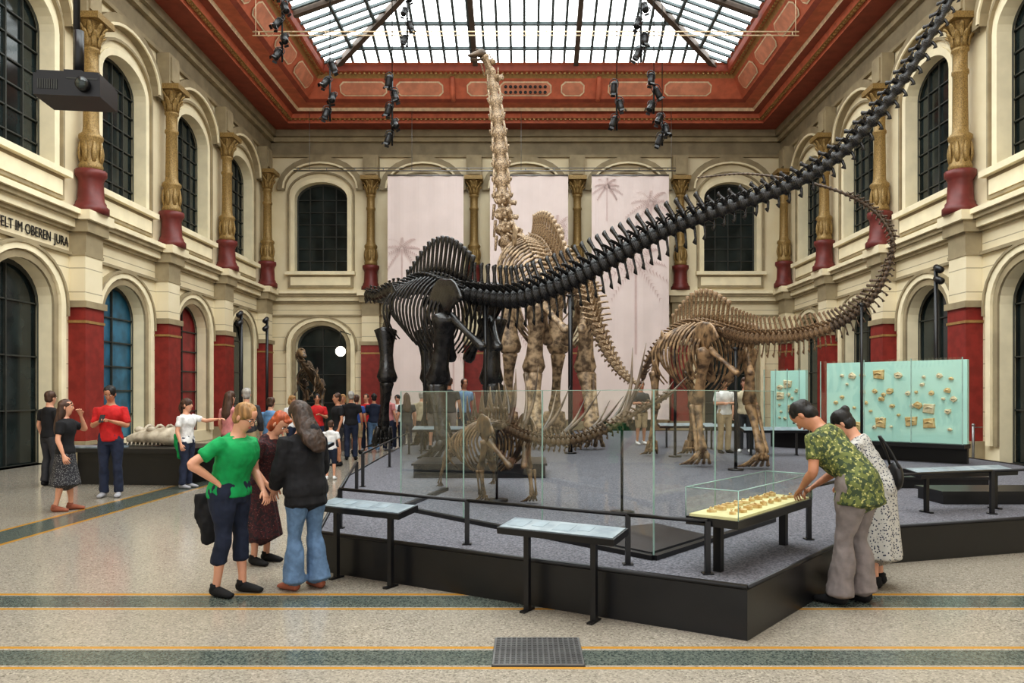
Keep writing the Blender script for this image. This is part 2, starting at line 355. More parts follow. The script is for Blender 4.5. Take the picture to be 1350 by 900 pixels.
# ---------------- banners
def banner(xa,xb,ztop,zb,y,motifs):
    e=MB(); n=24
    vs=[];fs=[]
    for i in range(n+1):
        x=xa+(xb-xa)*i/n
        for z in (ztop,zb): vs.append((x,y+.012*math.sin(i*1.1),z))
    for i in range(n): fs.append((2*i,2*i+2,2*i+3,2*i+1))
    e.add(vs,fs,0)
    for (cx,cz,s_) in motifs:
        e.box(cx-.03*s_,cx+.03*s_,y-.03,y-.028,max(zb,cz-2.6*s_),cz,1)
        for k in range(9):
            a=math.radians(-40+k*32.5); L=s_*(1.0+.2*(k%2))
            for j in range(1,12):
                t=j/12; px=cx+L*t*math.cos(a); pz=cz+L*t*math.sin(a)-.45*L*t*t
                if not xa<px<xb: continue
                w=.2*s_*(1-t*.6)
                for sgn in(-1,1):
                    b=a+sgn*1.0; qx=px+w*math.cos(b); qz=pz+w*math.sin(b)-.05
                    if xa<qx<xb: e.add([(px-.02,y-.03,pz),(px+.03,y-.03,pz+.02),(qx,y-.03,qz)],[(0,1,2)],1)
    return e
yb_=33.6
for i,(xa,xb,mo) in enumerate(((511,611,((530,328,.9),(598,460,1.3))),(646,749,((735,300,1.0),(668,420,1.3))),(780,882,((858,268,1.0),(838,350,1.5),(800,245,.6))))):
    X=lambda p:(p-CX)*yb_/F
    e=banner(X(xa),X(xb),H+(HY-231)*yb_/F,.6,yb_,[(X(a),H+(HY-b)*yb_/F,s) for a,b,s in mo])
    t=empty('banner',(X((xa+xb)/2),yb_,.6),'tall pale pink fabric banner printed with faint palm trees','banner','hanging fabric banners')
    o=e.obj('fabric',[M_banner,M_palm],t); o.location=(-t.location.x,-t.location.y,-t.location.z)
    r=MB(); z=H+(HY-231)*yb_/F; r.cyl((X(xa)-t.location.x,0,z-.6),(X(xb)-t.location.x,0,z-.6),.04); r.obj('hanging_rod',M_metal,t)
mb=MB(); z=H+(HY-225)*33.5/F; mb.cyl((-10.2,33.5,z),(6.6,33.5,z),.03); mb.cyl((-10.2,33.5,z+.12),(6.6,33.5,z+.12),.02)
for i in range(14): mb.cyl((-10+i*1.25,33.5,z),(-10+i*1.25,33.5,z+.12),.02)
for x in(-9.5,-5.,-.2,6.4): mb.cyl((x,33.5,z),(x,33.5,14.2),.012,seg=5)
mb.obj('hanging_truss',M_metal,label='thin grey truss bar holding the fabric banners',cat='truss')
# ---------------- lighting rail and spotlights
mb=MB()
for dz in(0,.12): mb.cyl((-8.6,24,13.0+dz),(8.6,24,13.0+dz),.02,seg=6)
for x in np.arange(-8.4,8.6,2.1): mb.cyl((x,24,13.),(x,24,13.12),.02,seg=5)
for x in(-8.5,8.5): mb.cyl((x,24,13.),(x,24,15.4),.012,seg=5)
mb.obj('lighting_rail',M_ccream,label='long thin horizontal rail spanning the hall under skylight',cat='rail')
sb=MB(); sb.loft([(0,0,-.17,.085),(0,0,-.1,.09),(0,0,.05,.08),(0,0,.14,.055)],(1,0,0),12); 
for k in range(4): sb.cyl((0,0,-.02+k*.035),(0,0,-.012+k*.035),.092)
for k in range(4):
    a=k*math.pi/2; c,s_=math.cos(a),math.sin(a); sb.add([(c*.09-s_*.06,s_*.09+c*.06,-.17),(c*.09+s_*.06,s_*.09-c*.06,-.17),(c*.12+s_*.06,s_*.12-c*.06,-.23),(c*.12-s_*.06,s_*.12+c*.06,-.23)],[(0,1,2,3)])
yk=MB(); yk.loft([(-.11,0,0,.012),(-.11,0,.14,.012),(-.05,0,.2,.012),(0,0,.22,.015),(.05,0,.2,.012),(.11,0,.14,.012),(.11,0,0,.012)],(0,1,0),6,14)
le=MB(); le.cyl((0,0,-.175),(0,0,-.165),.075,seg=12)
SPM=[('lamp_body',sb.mesh('lamp_body',[M_black])),('yoke',yk.mesh('yoke',[M_black])),('lens',le.mesh('lens',[M_warm]))]
for (px,pt,pb,d,zt) in ((372,-40,82,16,15.4),(435,78,160,17,15.2),(517,98,192,17,15.6),(537,-30,62,20,16.5),(813,105,172,17,15.6),(845,-20,82,16,16),(862,95,150,17,15.6),(873,150,192,17.2,15.6)):
    a=P(px,pt,d);b=P(px,pb,d); m_=MB(); m_.cyl((0,0,0),(0,0,a.z-b.z),.022,seg=6); m_.cyl((0,0,a.z-b.z),(0,0,max(zt,a.z+.2)-b.z),.01,seg=5)
    m_.obj('lighting_pole',M_black,loc=b,label='thin black hanging pole carrying stage spotlights',cat='pole',group='hanging lighting poles')
    n=max(3,int((pb-pt)/18)) 
    for k in range(n):
        t=(k+.5)/n; q=b.lerp(a,t); sgn=1 if k%2 else -1
        e=empty('spotlight',(q.x+sgn*.07,q.y-.05,q.z),'black stage spotlight with warm lens on a hanging pole','spotlight','stage spotlights')
        e.rotation_euler=(math.radians(random.uniform(-35,15)),math.radians(sgn*random.uniform(-28,-2)),random.uniform(-.4,.4)); e.scale=(.82,)*3
        for nm,me in SPM: mk(nm,me,e)
# projector
pc=P(101,118,6.2); e=empty('projector',pc,'black ceiling projector hanging from a metal pole','projector',rz=.12); e.scale=(.86,.86,.95)
b=MB(); b.box(-.29,.29,-.2,.2,-.12,.06); b.box(-.27,.27,-.18,.18,.06,.09)
for k in range(9): b.box(-.25+k*.02,-.24+k*.02,-.206,-.2,-.07,.01,1)
b.box(.0,.27,-.204,-.2,.02,.03,1); b.obj('projector_body',[M_black,M_frame],e)
b=MB(); b.cyl((.15,-.2,-.03),(.15,-.26,-.03),.06,.055,16); b.obj('lens',M_black,e); b=MB(); b.cyl((.15,-.26,-.03),(.15,-.262,-.03),.045,seg=16); b.obj('lens_glass',M_dark,e)
b=MB(); b.cyl((0,0,.09),(0,0,3.5),.03); b.box(-.08,.08,-.08,.08,.09,.14); b.cyl((.02,.0,.14),(.02,0,.5),.045,seg=10); b.obj('mount_pole',M_black,e)
# globe lamp
q=P(449,463,33.2); e=empty('globe_lamp',q,'round white glowing globe lamp on a rod','lamp')
b=MB(); b.ball((0,0,0),.22,seg=16,n=12); b.obj('globe',M_white,e); b=MB(); b.cyl((0,0,.2),(0,0,.9),.02); b.cyl((0,0,.2),(0,0,.27),.07); b.cyl((0,0,.88),(0,1.9,.88),.02); b.obj('rod',M_black,e)
# ---------------- platform
PF=[(-2.0,7.36),(1.53,5.26),(3.46,7.61),(9.3,9.45),(9.3,20),(8.5,28),(-2.6,28),(-3.2,20),(-2.9,12.5)]
def prism(poly,z0,z1,mt=0,ms=1,mb=None):
    mb=mb or MB(); n=len(poly); vs=[(x,y,z0) for x,y in poly]+[(x,y,z1) for x,y in poly]
    mb.add(vs,[tuple(range(n,2*n))],mt); mb.add(vs,[(i,(i+1)%n,n+(i+1)%n,n+i) for i in range(n)],ms); return mb
b=prism(PF,0,PZ,0,1); 
e=empty('display_platform',(1.5,12,0),'low black-sided platform with grey gravel-like top','platform')
b.obj('platform_deck',[M_carpet,M_black],e).location=-e.location
b=MB()
for (ax,ay),(bx,by) in zip(PF,PF[1:]+PF[:1]): b.loft([(ax,ay,PZ,.02),(bx,by,PZ,.02)],(0,0,1),6,cap=0)
b.obj('edge_trim',M_black,e).location=-e.location
b=MB(); b.box(-1.05,1.05,0,1.3,0,.2); b.box(-1.08,1.08,-.03,1.33,.2,.23); q=G(632,630,PZ); b.obj('low_plinth',M_black,loc=(q.x,q.y,PZ),label='low flat black plinth on the platform',cat='plinth',group='low black plinths')
# lecterns
def lectern(cx,cy,zt,w,yaw,legs,dep=.27,zf=0,tilt=.16,lbl='black metal lectern with pale blue printed information panel'):
    e=empty('lectern',(cx,cy,zf),lbl,'information lectern','information lecterns',yaw)
    zt-=zf; R=MX.Translation((0,0,zt))@MX.Rotation(tilt,4,'X'); T=lambda x,y,z:tuple(R@V((x,y,z)))
    b=MB(); b.box(-w/2,w/2,-dep/2,dep/2,-.05,0,0,T); b.obj('panel',M_black,e)
    b=MB(); b.box(-w/2+.015,w/2-.015,-dep/2+.015,dep/2-.015,0,.006,0,T)
    for k in range(4): b.box(-w/2+.06+k*w/5,-w/2+.06+k*w/5+w/(7+3*(k%2)),-dep/2+.06+.04*(k%2),dep/2-.06,.006,.008,1,T)
    b.obj('printed_sheet',[M_screen,mat('print_grey',(136,150,158),.4)],e)
    for lx in legs:
        b=MB(); b.box(lx-.022,lx+.022,-.02,.02,0,zt-.03); b.box(lx-.022,lx+.022,-.08,.08,0,.015); b.obj('leg',M_black,e)
A=math.atan2(-2.1,3.53)
lectern(.27,5.84,.68,1.0,A,(-.3,.28)); lectern(-1.45,6.88,.7,1.0,A,(-.35,.3))
lectern(5.0,8.75,.84,1.4,.3,(-.5,.5),zf=PZ); lectern(-3.7,13.2,.85,.7,-.2,(-.2,.2))
for px,py in ((585,598),(905,590),(965,592),(1020,600),(1190,600)):
    q=G(px,py,PZ); lectern(q.x,q.y,.95,1.4,0,(-.5,.5),.4,PZ)
def railing(pts,zt,lbl='thin black metal handrail on slim posts'):
    base=V((pts[0][0],pts[0][1],PZ)); e=empty('railing',base,lbl,'railing','platform railings')
    b=MB()
    for p,q in zip(pts,pts[1:]): b.cyl((p[0]-base.x,p[1]-base.y,zt-PZ),(q[0]-base.x,q[1]-base.y,zt-PZ),.016,seg=8)
    b.obj('handrail',M_black,e)
    for p in pts:
        b=MB(); x,y=p[0]-base.x,p[1]-base.y; b.box(x-.02,x+.02,y-.02,y+.02,0,zt-PZ); b.box(x-.04,x+.04,y-.04,y+.04,0,.01); b.obj('post',M_black,e)
railing([(-2.35,10.6),(-1.85,7.6),(-.52,6.77),(.8,5.97),(1.35,5.66)],.76)
railing([(2.6,7.0),(3.5,7.95),(5.2,8.5),(7.0,9.05),(8.9,9.65)],.85)
railing([(-2.6,17),(-2.5,14),(-2.35,11)],.85)
def vitrine(N,ang,L,wd,z,seed,n=14,lh=.22):
    e=empty('display_case',(N[0],N[1],PZ),'glass-topped table case with ochre fossil slabs on black posts','display case','fossil table cases',ang)
    b=MB(); b.box(0,L,0,wd,z-PZ-.06,z-PZ); b.obj('tray',M_black,e)
    b=MB(); b.box(.02,L-.02,.02,wd-.02,z-PZ,z-PZ+.02); b.obj('lining',M_case,e)
    zz=z-PZ; 
    b=MB()
    for a in ((0,L,0,.006),(0,L,wd-.006,wd),(0,.006,0,wd),(L-.006,L,0,wd)): b.box(a[0],a[1],a[2],a[3],zz,zz+lh)
    b.box(0,L,0,wd,zz+lh,zz+lh+.006); b.obj('glass_cover',M_glass,e)
    b=MB()
    for x,y in ((0,0),(L,0),(0,wd),(L,wd)): b.cyl((x,y,zz),(x,y,zz+lh),.004,seg=4)
    for y in(0,wd): b.cyl((0,y,zz+lh),(L,y,zz+lh),.004,seg=4)
    for x in(0,L): b.cyl((x,0,zz+lh),(x,wd,zz+lh),.004,seg=4)
    b.obj('glass_edge',M_gedge,e)
    for x in(.12,L-.12):
        b=MB(); b.box(x-.03,x+.03,wd/2-.03,wd/2+.03,0,zz-.06); b.obj('leg',M_black,e)
    rr=random.Random(seed); Rz=MX.Rotation(ang,3,'Z')
    for k in range(n):
        b=MB(); k2=rr.uniform(.03,.06); m_=7; pts=[(k2*rr.uniform(.7,1.2)*math.cos(i*6.283/m_),k2*.8*rr.uniform(.7,1.2)*math.sin(i*6.283/m_)) for i in range(m_)]
        prism(pts,0,rr.uniform(.015,.03),0,0,b)
        b.loft([(-k2*.5,0,.03,.006),(0,k2*.2,.034,.008),(k2*.5,0,.03,.004)],(0,1,0),5,6)
        cols_=max(1,n//2); x=.1+(L-.2)*((k%cols_)+.5)/cols_; y=wd*(.3 if k<cols_ else .7)
        q=Rz@V((x,y,0)); o=b.obj('fossil_slab',M_fossil,loc=(N[0]+q.x,N[1]+q.y,z+.021),label='small ochre stone slab with fossil bone',cat='fossil',group='fossil slabs in table case')
        o.rotation_euler=(0,0,rr.uniform(-.5,.5)+ang)
vitrine((1.54,5.52),math.atan2(2.35,1.93),1.55,.42,.78,3,18)
def gpanel(a,b_,h=1.37):
    a=V((*a,PZ)); b_=V((*b_,PZ)); d=b_-a; L=d.length; e=empty('glass_barrier',a,'clear glass barrier panel standing on a black base','glass panel','glass barriers',math.atan2(d.y,d.x))
    m_=MB(); m_.box(0,L,-.006,.006,.04,h); m_.obj('glass_pane',M_glass,e)
    m_=MB()
    for x in(0,L): m_.box(x-.003,x+.003,-.007,.007,.04,h)
    m_.box(0,L,-.007,.007,h-.005,h); m_.obj('glass_edge',M_gedge,e)
    m_=MB(); m_.box(0,L,-.03,.03,0,.04); m_.obj('base_rail',M_black,e)
K=[(1.03,6.13),(.155,7.1),(-.65,7.98),(-1.45,8.86)]
for a,b_ in zip(K,K[1:]): gpanel(a,b_)
gpanel((1.03,6.13),(1.73,6.96)); gpanel((1.73,6.96),(2.6,8.0)); gpanel((-1.45,8.86),(-1.1,10.6))
b=prism([(1.02,6.2),(1.66,6.96),(1.3,7.6),(.3,7.05)],0,.05,0,0); b.obj('plinth',M_black,loc=(0,0,PZ),label='flat black plinth inside the glass barrier',cat='plinth')
b=MB()
x0_,x1_=(652-CX)*5/F,(766-CX)*5/F; b.box(x0_-.01,x1_+.01,4.76,5.32,0,.004,1)
n=16
for i in range(n+1):
    t=i/n; x=x0_+(x1_-x0_)*t; b.box(x-.006,x+.006,4.78,5.3,.004,.012)
for j in range(15): y=4.78+.52*j/14; b.box(x0_,x1_,y-.006,y+.006,.004,.012)
b.obj('floor_vent',[M_metal,M_black],label='square metal floor vent grille set in terrazzo',cat='floor vent')
# ---------------- skeleton system
VC={}
def vmesh(kind,m):
    key=(kind,m.name)
    if key in VC: return VC[key]
    sh,lean,tw,ch,wd={'dorsal':(3.2,-.3,1.9,0,.6),'dorsal2':(3.9,-.6,1.7,0,.62),'caudal':(2.0,-.9,1.6,1.7,.45),'caudal2':(1.1,-.8,.6,.9,.35),'cervical':(.8,0,.6,1.1,.4),'whip':(.2,0,.1,0,.2)}[kind]
    b=MB(); b.loft([(-.9,0,0,1,1),(-.8,0,0,1,1),(-.3,0,0,.6,.66),(.3,0,0,.6,.66),(.8,0,0,1,1),(.9,0,0,1,1)],(0,1,0),10)
    if kind!='whip':
        b.loft([(0,0,.5,.5,.45),(0,0,1.3,.4,.4)],(1,0,0),6)
        b.loft([(0,0,1.1,wd,.25),(lean*.6,0,1.1+sh*.6,wd*.8,.14),(lean,0,1.1+sh,wd*1.1,.28)],(1,0,0),8,6)
        for s_ in(-1,1):
            b.loft([(0,s_*.5,.7,.4,.2),(-.1,s_*(.6+tw*.5),1.,.3,.16),(-.2,s_*(.6+tw),1.1,.34,.14)],(1,0,0),6,5)
            b.loft([(.4,s_*.35,1.2,.15,.12),(1.1,s_*.4,1.35,.12,.1)],(0,1,0),5); 
        if ch: 
            if kind=='cervical':
                for s_ in(-1,1): b.loft([(.4,s_*.8,-.6,.2,.15),(-1.2,s_*1.0,-1.1,.12,.08)],(0,1,0),5)
            else: b.loft([(-.6,0,-.8,.25,.2),(-.9,0,-1.1-ch*.6,.22,.12),(-1.3,0,-1-ch,.4,.1)],(1,0,0),6)
    VC[key]=b.mesh('vertebra',[m]); return VC[key]
def bone(b,p,q,r,lat=(1,0,0),k=1.):
    p,q=V(p),V(q); ts=(0,.04,.12,.28,.5,.74,.92,1); rs=(1.1,1.6,1.4,1.08,.9,1.02,1.42,1.15)
    b.loft([(*p.lerp(q,t),r*x,r*x*.75*k) for t,x in zip(ts,rs)],lat,10)
def chain(e,m,pts,n,kinds,up0=V((0,0,1)),zs=lambda t:1):
    pts=crs([(*p[0],p[1]) for p in pts],n+1); base=e.location
    for i in range(n):
        a,b_=V(pts[i][:3]),V(pts[i+1][:3]); r=(pts[i][3]+pts[i+1][3])/2; t=(b_-a); L=t.length; t.normalize()
        up=up0; y=up.cross(t)
        if y.length<.2: y=V((0,1,0)).cross(t) if abs(t.y)<.9 else V((1,0,0))
        y.normalize(); z=t.cross(y)
        R=MX((t*L*.54,y*r,z*r*zs(i/n))).transposed().to_4x4()
        kd=kinds(i/n); mm=m[1] if isinstance(m,tuple) and i/n>m[2] else (m[0] if isinstance(m,tuple) else m)
        mk('vertebra',vmesh(kd,mm),e,mw=MX.Translation((a+b_)/2-base)@R)
def foot(b,c,fw,size,toes=4):
    fw=V(fw).normalized(); lat=V((-fw.y,fw.x,0)); c=V(c)
    for k in range(toes):
        s_=(k-(toes-1)/2)/(toes/2); d=(fw+lat*s_*.7).normalized(); p=c+lat*s_*size*.35
        b.loft([(*(p+V((0,0,size*.55))),size*.08,size*.08),(*(p+d*size*.3+V((0,0,size*.3))),size*.06,size*.06),(*(p+d*size*.6+V((0,0,size*.1))),size*.09,size*.08)],tuple(lat),7,6)
        b.loft([(*(p+d*size*.6+V((0,0,size*.12))),size*.07,size*.07),(*(p+d*size*.95+V((0,0,size*.03))),size*.02,size*.03)],tuple(lat),6)
def skeleton(name,label,m,hip,sho,neck,tail,rd,hw,sw,nd,nn,nt,ribL,ribW,kd,ktail,fr=1.,hindoff=.1,skull=.5,zf=PZ,biped=False,kneck='cervical',footsz=.4,mtail=None,BF=.6,zs=lambda t:.85+.25*math.sin(math.pi*t),mneck=None,mskull=None,pel=1.1):
    hip,sho=V(hip),V(sho); ax=(sho-hip); axh=V((ax.x,ax.y,0)).normalized(); lat=V((-axh.y,axh.x,0)); base=V((hip.x,hip.y,zf))
    e=empty(name,base,label,'dinosaur skeleton')
    def O(b,n,mm=None): o=b.obj(n,mm or m,e); o.location=-base; return o
    mid=(hip+sho)/2+V((0,0,.1*ax.length*.5))
    D_=[(hip,rd),(mid,rd*.95),(sho,rd*.85)]
    chain(e,m,D_,nd,lambda t:kd,zs=zs)
    chain(e,mneck or m,[(sho,rd*.8)]+neck,nn,lambda t:kneck)
    chain(e,mtail or m,[(hip,rd)]+tail,nt,ktail)
    dp=crs([(*p[0],p[1]) for p in D_],nd+1); bf=fr*BF
    for i in range(1,nd):
        t=i/nd; c=V(dp[i][:3]); Lr=ribL*(.55+.45*math.sin(math.pi*min(1,t*1.15))) if not t>.85 else ribL*.8
        for s_ in(-1,1):
            b=MB(); l=lat*s_; d=V((0,0,-1))
            b.loft([(*(c+l*rd*.8+V((0,0,rd*.8))),.026*fr,.045*fr),(*(c+l*ribW*.75+d*Lr*.08),.024*fr,.044*fr),(*(c+l*ribW*1.02+d*Lr*.38),.02*fr,.042*fr),(*(c+l*ribW*.9+d*Lr*.75-axh*.05),.017*fr,.036*fr),(*(c+l*ribW*.5+d*Lr-axh*.02),.012*fr,.026*fr)],tuple(l),6,12); O(b,'rib')
    for s_ in(-1,1):
        l=lat*s_; J=hip+l*hw*.85-V((0,0,rd*2.2)); S=J.z-zf
        b=MB(); Lh=hw*pel; tk=.08*Lh
        b.loft([(*(J-axh*Lh*.9+V((0,0,Lh*.3))),.06*Lh,tk*.8),(*(J-axh*Lh*.4+V((0,0,Lh*.45))),.34*Lh,tk*.8),(*(J+V((0,0,Lh*.4))),.46*Lh,tk),(*(J+axh*Lh*.6+V((0,0,Lh*.5))),.4*Lh,tk*.8),(*(J+axh*Lh*1.1+V((0,0,Lh*.35))),.1*Lh,tk*.6)],(0,0,1),12,12); O(b,'ilium')
        b=MB(); bone(b,J-l*.1*hw,J-l*hw*.6-axh*Lh*1.15-V((0,0,Lh*.85)),.09*Lh); O(b,'ischium')
        b=MB(); bone(b,J-l*.1*hw,J-l*hw*.55+axh*Lh*.7-V((0,0,Lh*1.05)),.11*Lh); O(b,'pubis')
        st=hindoff*s_
        kn=J+axh*(S*.1+st*.5)-V((0,0,S*.47))+l*.02; an=J+axh*(-S*.06+st)-V((0,0,S*.86)); 
        b=MB(); bone(b,J,kn,.062*S**.8*bf,tuple(lat)); O(b,'femur')
        b=MB(); bone(b,kn-axh*.02,an,.042*S**.8*bf,tuple(lat)); O(b,'tibia')
        b=MB(); bone(b,kn+l*.07*S**.7-axh*.05,an+l*.06*S**.7,.02*S**.8*bf,tuple(lat)); O(b,'fibula')
        b=MB(); ft=V((an.x,an.y,zf)); b.ball(an,.03*S*bf); foot(b,ft+V((0,0,.02)),axh,max(S*.19,.1)*footsz/.4,3 if biped else 5)
        for k in range(3): b.loft([(*(an+l*(k-1)*.03*S),.022*S*bf,.026*S*bf),(*(ft+axh*.02+l*(k-1)*.05*S+V((0,0,S*.08))),.022*S*bf,.022*S*bf)],tuple(lat),6)
        O(b,'hind_foot')
        Jf=sho+l*sw-V((0,0,rd*2.6+ribL*.28)); Sf=Jf.z-zf
        b=MB(); tp=Jf-axh*ribL*.45+V((0,0,ribL*.62))
        b.loft([(*(Jf+axh*.12*ribL-V((0,0,.08*ribL))),.1*ribL,.022*ribL),(*Jf,.17*ribL,.025*ribL),(*Jf.lerp(tp,.45),.09*ribL,.018*ribL),(*tp,.15*ribL,.012*ribL)],tuple(axh),10,10); O(b,'scapula')
        if not biped:
            el=Jf-axh*Sf*.1-V((0,0,Sf*.44))+l*.05; wr=el+axh*Sf*.1-V((0,0,Sf*.38))
            b=MB(); bone(b,Jf,el,.058*Sf**.8*bf,tuple(lat)); O(b,'humerus')
            b=MB(); bone(b,el,wr,.034*Sf**.8*bf,tuple(lat)); O(b,'ulna')
            b=MB(); bone(b,el+axh*.07*Sf**.7,wr+l*.04,.028*Sf**.8*bf,tuple(lat)); O(b,'radius')
            b=MB(); ft=V((wr.x,wr.y,zf)); b.ball(wr,.03*Sf*bf)
            for k in range(4): b.loft([(*(wr+lat*(k-1.5)*.03*Sf),.02*Sf*bf,.02*Sf*bf),(*(ft+axh*.04*Sf+lat*(k-1.5)*.045*Sf+V((0,0,Sf*.05))),.022*Sf*bf,.022*Sf*bf)],tuple(lat),6)
            foot(b,ft+V((0,0,.02)),axh,max(Sf*.15,.08),5); O(b,'fore_foot')
        else:
            el=Jf+axh*.08-V((0,0,.25)); wr=el+axh*.2-V((0,0,.08)); b=MB(); bone(b,Jf,el,.02); O(b,'humerus'); b=MB(); bone(b,el,wr,.014); 
            for k in range(3): b.loft([(*wr,.012),(*(wr+axh*.1+lat*(k-1)*.05-V((0,0,.1))),.004)],(1,0,0),5)
            O(b,'forearm')
    h0=V(neck[-1][0]); hd=(h0-V(neck[-2][0])).normalized(); hd=V((hd.x,hd.y,hd.z*.2-.3)).normalized() if not biped else V((hd.x,hd.y,-.1)).normalized()
    L=skull; b=MB(); sd=hd.cross(V((0,0,1))).normalized(); upv=sd.cross(hd)
    b.loft([(*(h0-hd*L*.1+upv*L*.1),.14*L,.12*L),(*(h0+hd*L*.15+upv*L*.14),.2*L,.22*L),(*(h0+hd*L*.45+upv*L*.1),.15*L,.15*L),(*(h0+hd*L*.85),.13*L,.09*L),(*(h0+hd*L*1.0),.09*L,.06*L)],tuple(sd),12,12)
    b.loft([(*(h0+hd*L*.3+upv*L*.28),.07*L,.05*L),(*(h0+hd*L*.45+upv*L*.3),.06*L,.05*L)],tuple(sd),8); O(b,'skull',mskull)
    b=MB(); b.loft([(*(h0-upv*L*.12),.14*L,.05*L),(*(h0+hd*L*.5-upv*L*.2),.13*L,.05*L),(*(h0+hd*L*.92-upv*L*.2),.09*L,.04*L)],tuple(sd),8,8); O(b,'jaw',mskull)
    return e,axh,lat
T_=lambda t:'caudal' if t<.5 else ('caudal2' if t<.97 else 'whip')
def pp(l): return [(P(a,b,c),r) for a,b,c,r in l]
e1,_,_=skeleton('sauropod_skeleton','huge black sauropod skeleton with long tail raised overhead',M_bblack,P(620,388,15.5),P(534,385,19),
    pp([(520,383,20.2,.17),(500,392,22.5,.17),(486,388,24,.15)]),
    pp([(680,394,14.8,.2),(740,376,14.2,.195),(800,346,13.6,.175),(870,308,13,.155),(950,278,12.5,.135),(1040,246,12,.12),(1100,210,11.7,.11),(1150,160,11.4,.1),(1200,92,11.1,.085),(1238,28,10.9,.07),(1262,-15,10.8,.06),(1300,-70,10.5,.05)]),
    .2,.62,.5,17,9,62,1.5,.62,'dorsal2',T_,1.35,.25,BF=1.0,zs=lambda t:.72+.38*math.sin(math.pi*min(1,t*1.05+.05))-.3*max(0,t-.6),pel=1.35)
e2,_,_=skeleton('sauropod_skeleton','giant grey-tan sauropod skeleton with upright towering neck',M_btan,P(742,372,18.5),P(700,318,22),
    pp([(672,325,22.4,.3),(663,270,23,.27),(660,210,23.2,.24),(655,150,23.3,.21),(648,100,23.4,.18),(638,74,23.2,.14)]),
    pp([(772,385,17.6,.17),(786,430,17.,.15),(800,462,16.6,.12),(815,486,16.2,.09),(829,500,15.8,.06),(838,505,15.5,.03)]),
    .23,.72,.65,14,14,26,2.3,1.0,'dorsal',T_,1.6,.2,.6,mskull=M_btail,BF=.76,pel=1.25)
e3,_,_=skeleton('sauropod_skeleton','brown sauropod skeleton with tall back spines and curling whip tail',M_brown,P(960,437,13.8),P(885,447,16.6),
    pp([(868,458,17.6,.1),(856,475,18.6,.09),(850,490,19.2,.07)]),
    pp([(1000,446,13.2,.12),(1060,442,12.8,.11),(1110,425,12.3,.085),(1150,393,12,.065),(1172,350,11.9,.052),(1176,312,11.8,.044),(1150,276,12,.037),(1100,250,12.3,.032),(1040,236,12.8,.027),(980,229,13.4,.022),(920,234,14,.016)]),
    .14,.5,.38,14,9,84,1.25,.5,'dorsal2',lambda t:'caudal' if t<.4 else ('caudal2' if t<.62 else 'whip'),1.15,.3,.4,mtail=(M_brown,M_btail,.25),BF=.8,zs=lambda t:.8+.35*math.sin(math.pi*t))
e4,ax4,lat4=skeleton('stegosaur_skeleton','small dark brown spiked stegosaur skeleton behind glass',M_bbrown,P(668,562,9.3),P(616,574,11.),
    pp([(602,588,11.5,.06),(592,600,11.9,.05)]),
    pp([(700,577,9.0,.062),(750,582,8.7,.055),(800,567,8.5,.045),(845,540,8.4,.032),(890,514,8.3,.018)]),
    .075,.32,.34,12,6,36,.62,.33,'dorsal',lambda t:'caudal2' if t<.97 else 'whip',.75,.12,.32,BF=1.05,zs=lambda t:.7)
def spike(p,q,r,par,m=M_spk):
    p,q=V(p),V(q); mid=p.lerp(q,.5)+V((.03,0,-.03)); b=MB(); b.loft([(*p,r,r),(*p.lerp(mid,.3),r*.8,r*.8),(*mid,r*.55,r*.55),(*q,.003,.003)],(1,0,0),8,9); o=b.obj('tail_spike',m,par); o.location=-par.location
for (px,py,d,qx,qy) in ((672,560,9.2,680,486),(690,566,9.1,710,484),(712,575,9.0,752,508),(735,580,8.8,792,514),(765,578,8.7,822,522),(795,568,8.5,850,500),(822,553,8.45,852,452),(850,538,8.4,906,496)):
    spike(P(px,py,d),P(qx,qy,d+.15),.034,e4); spike(P(px,py,d),P(qx-18,qy+6,d+.4),.034,e4)
for k in range(6):
    t=k/5; p=P(616,574,11.).lerp(P(668,562,9.3),t)+V((0,0,.17)); 
    for s_ in(-1,1):
        b=MB(); b.loft([(*(p+lat4*s_*.05),.05,.012),(*(p+lat4*s_*.09+V((0,0,.14))),.075,.014),(*(p+lat4*s_*.1+V((0,0,.36))),.008,.005)],tuple(ax4),8,6); o=b.obj('back_plate',M_spk,e4); o.location=-e4.location
e5,_,_=skeleton('theropod_skeleton','standing pale brown predatory dinosaur skeleton mount',M_bbrown,P(414,504,23),P(404,486,22.2),
    pp([(397,476,21.9,.07),(392,468,21.5,.06),(396,468,21.1,.06)]),pp([(420,512,23.5,.07),(424,524,24,.05),(426,532,24.6,.03)]),.08,.3,.25,10,6,16,.65,.3,'dorsal',T_,.6,.12,.6,zf=.3,biped=True,BF=1.2)
b=prism([(-7.6,20.9),(-5.5,20.9),(-5.5,24.8),(-7.6,24.8)],0,.3,0,0); b.obj('plinth',M_black,label='low black plinth under the predatory dinosaur skeleton',cat='plinth')
def mpost(px,y0,d,r=.035):
    a,b_=P(px,y0,d),V((P(px,y0,d).x,d,PZ)); m_=MB(); m_.cyl((0,0,0),(0,0,a.z-PZ),r); m_.cyl((0,0,0),(0,0,.03),.14); m_.loft([(0,0,a.z-PZ,r,r),(0,0,a.z-PZ+.05,r*2.5,r)],(1,0,0),8)
    m_.obj('support_post',M_black,loc=b_,label='slim black steel post supporting a dinosaur skeleton',cat='support post',group='skeleton support posts')
for a in ((752,392,17.2,.05),(970,462,13.4,.03),(640,398,15.2,.04),(1136,404,12.,.022),(655,572,9.5,.015),(820,562,8.5,.015),(560,396,18,.04),(890,455,16.3,.03),(702,340,21.5,.06)): mpost(*a)
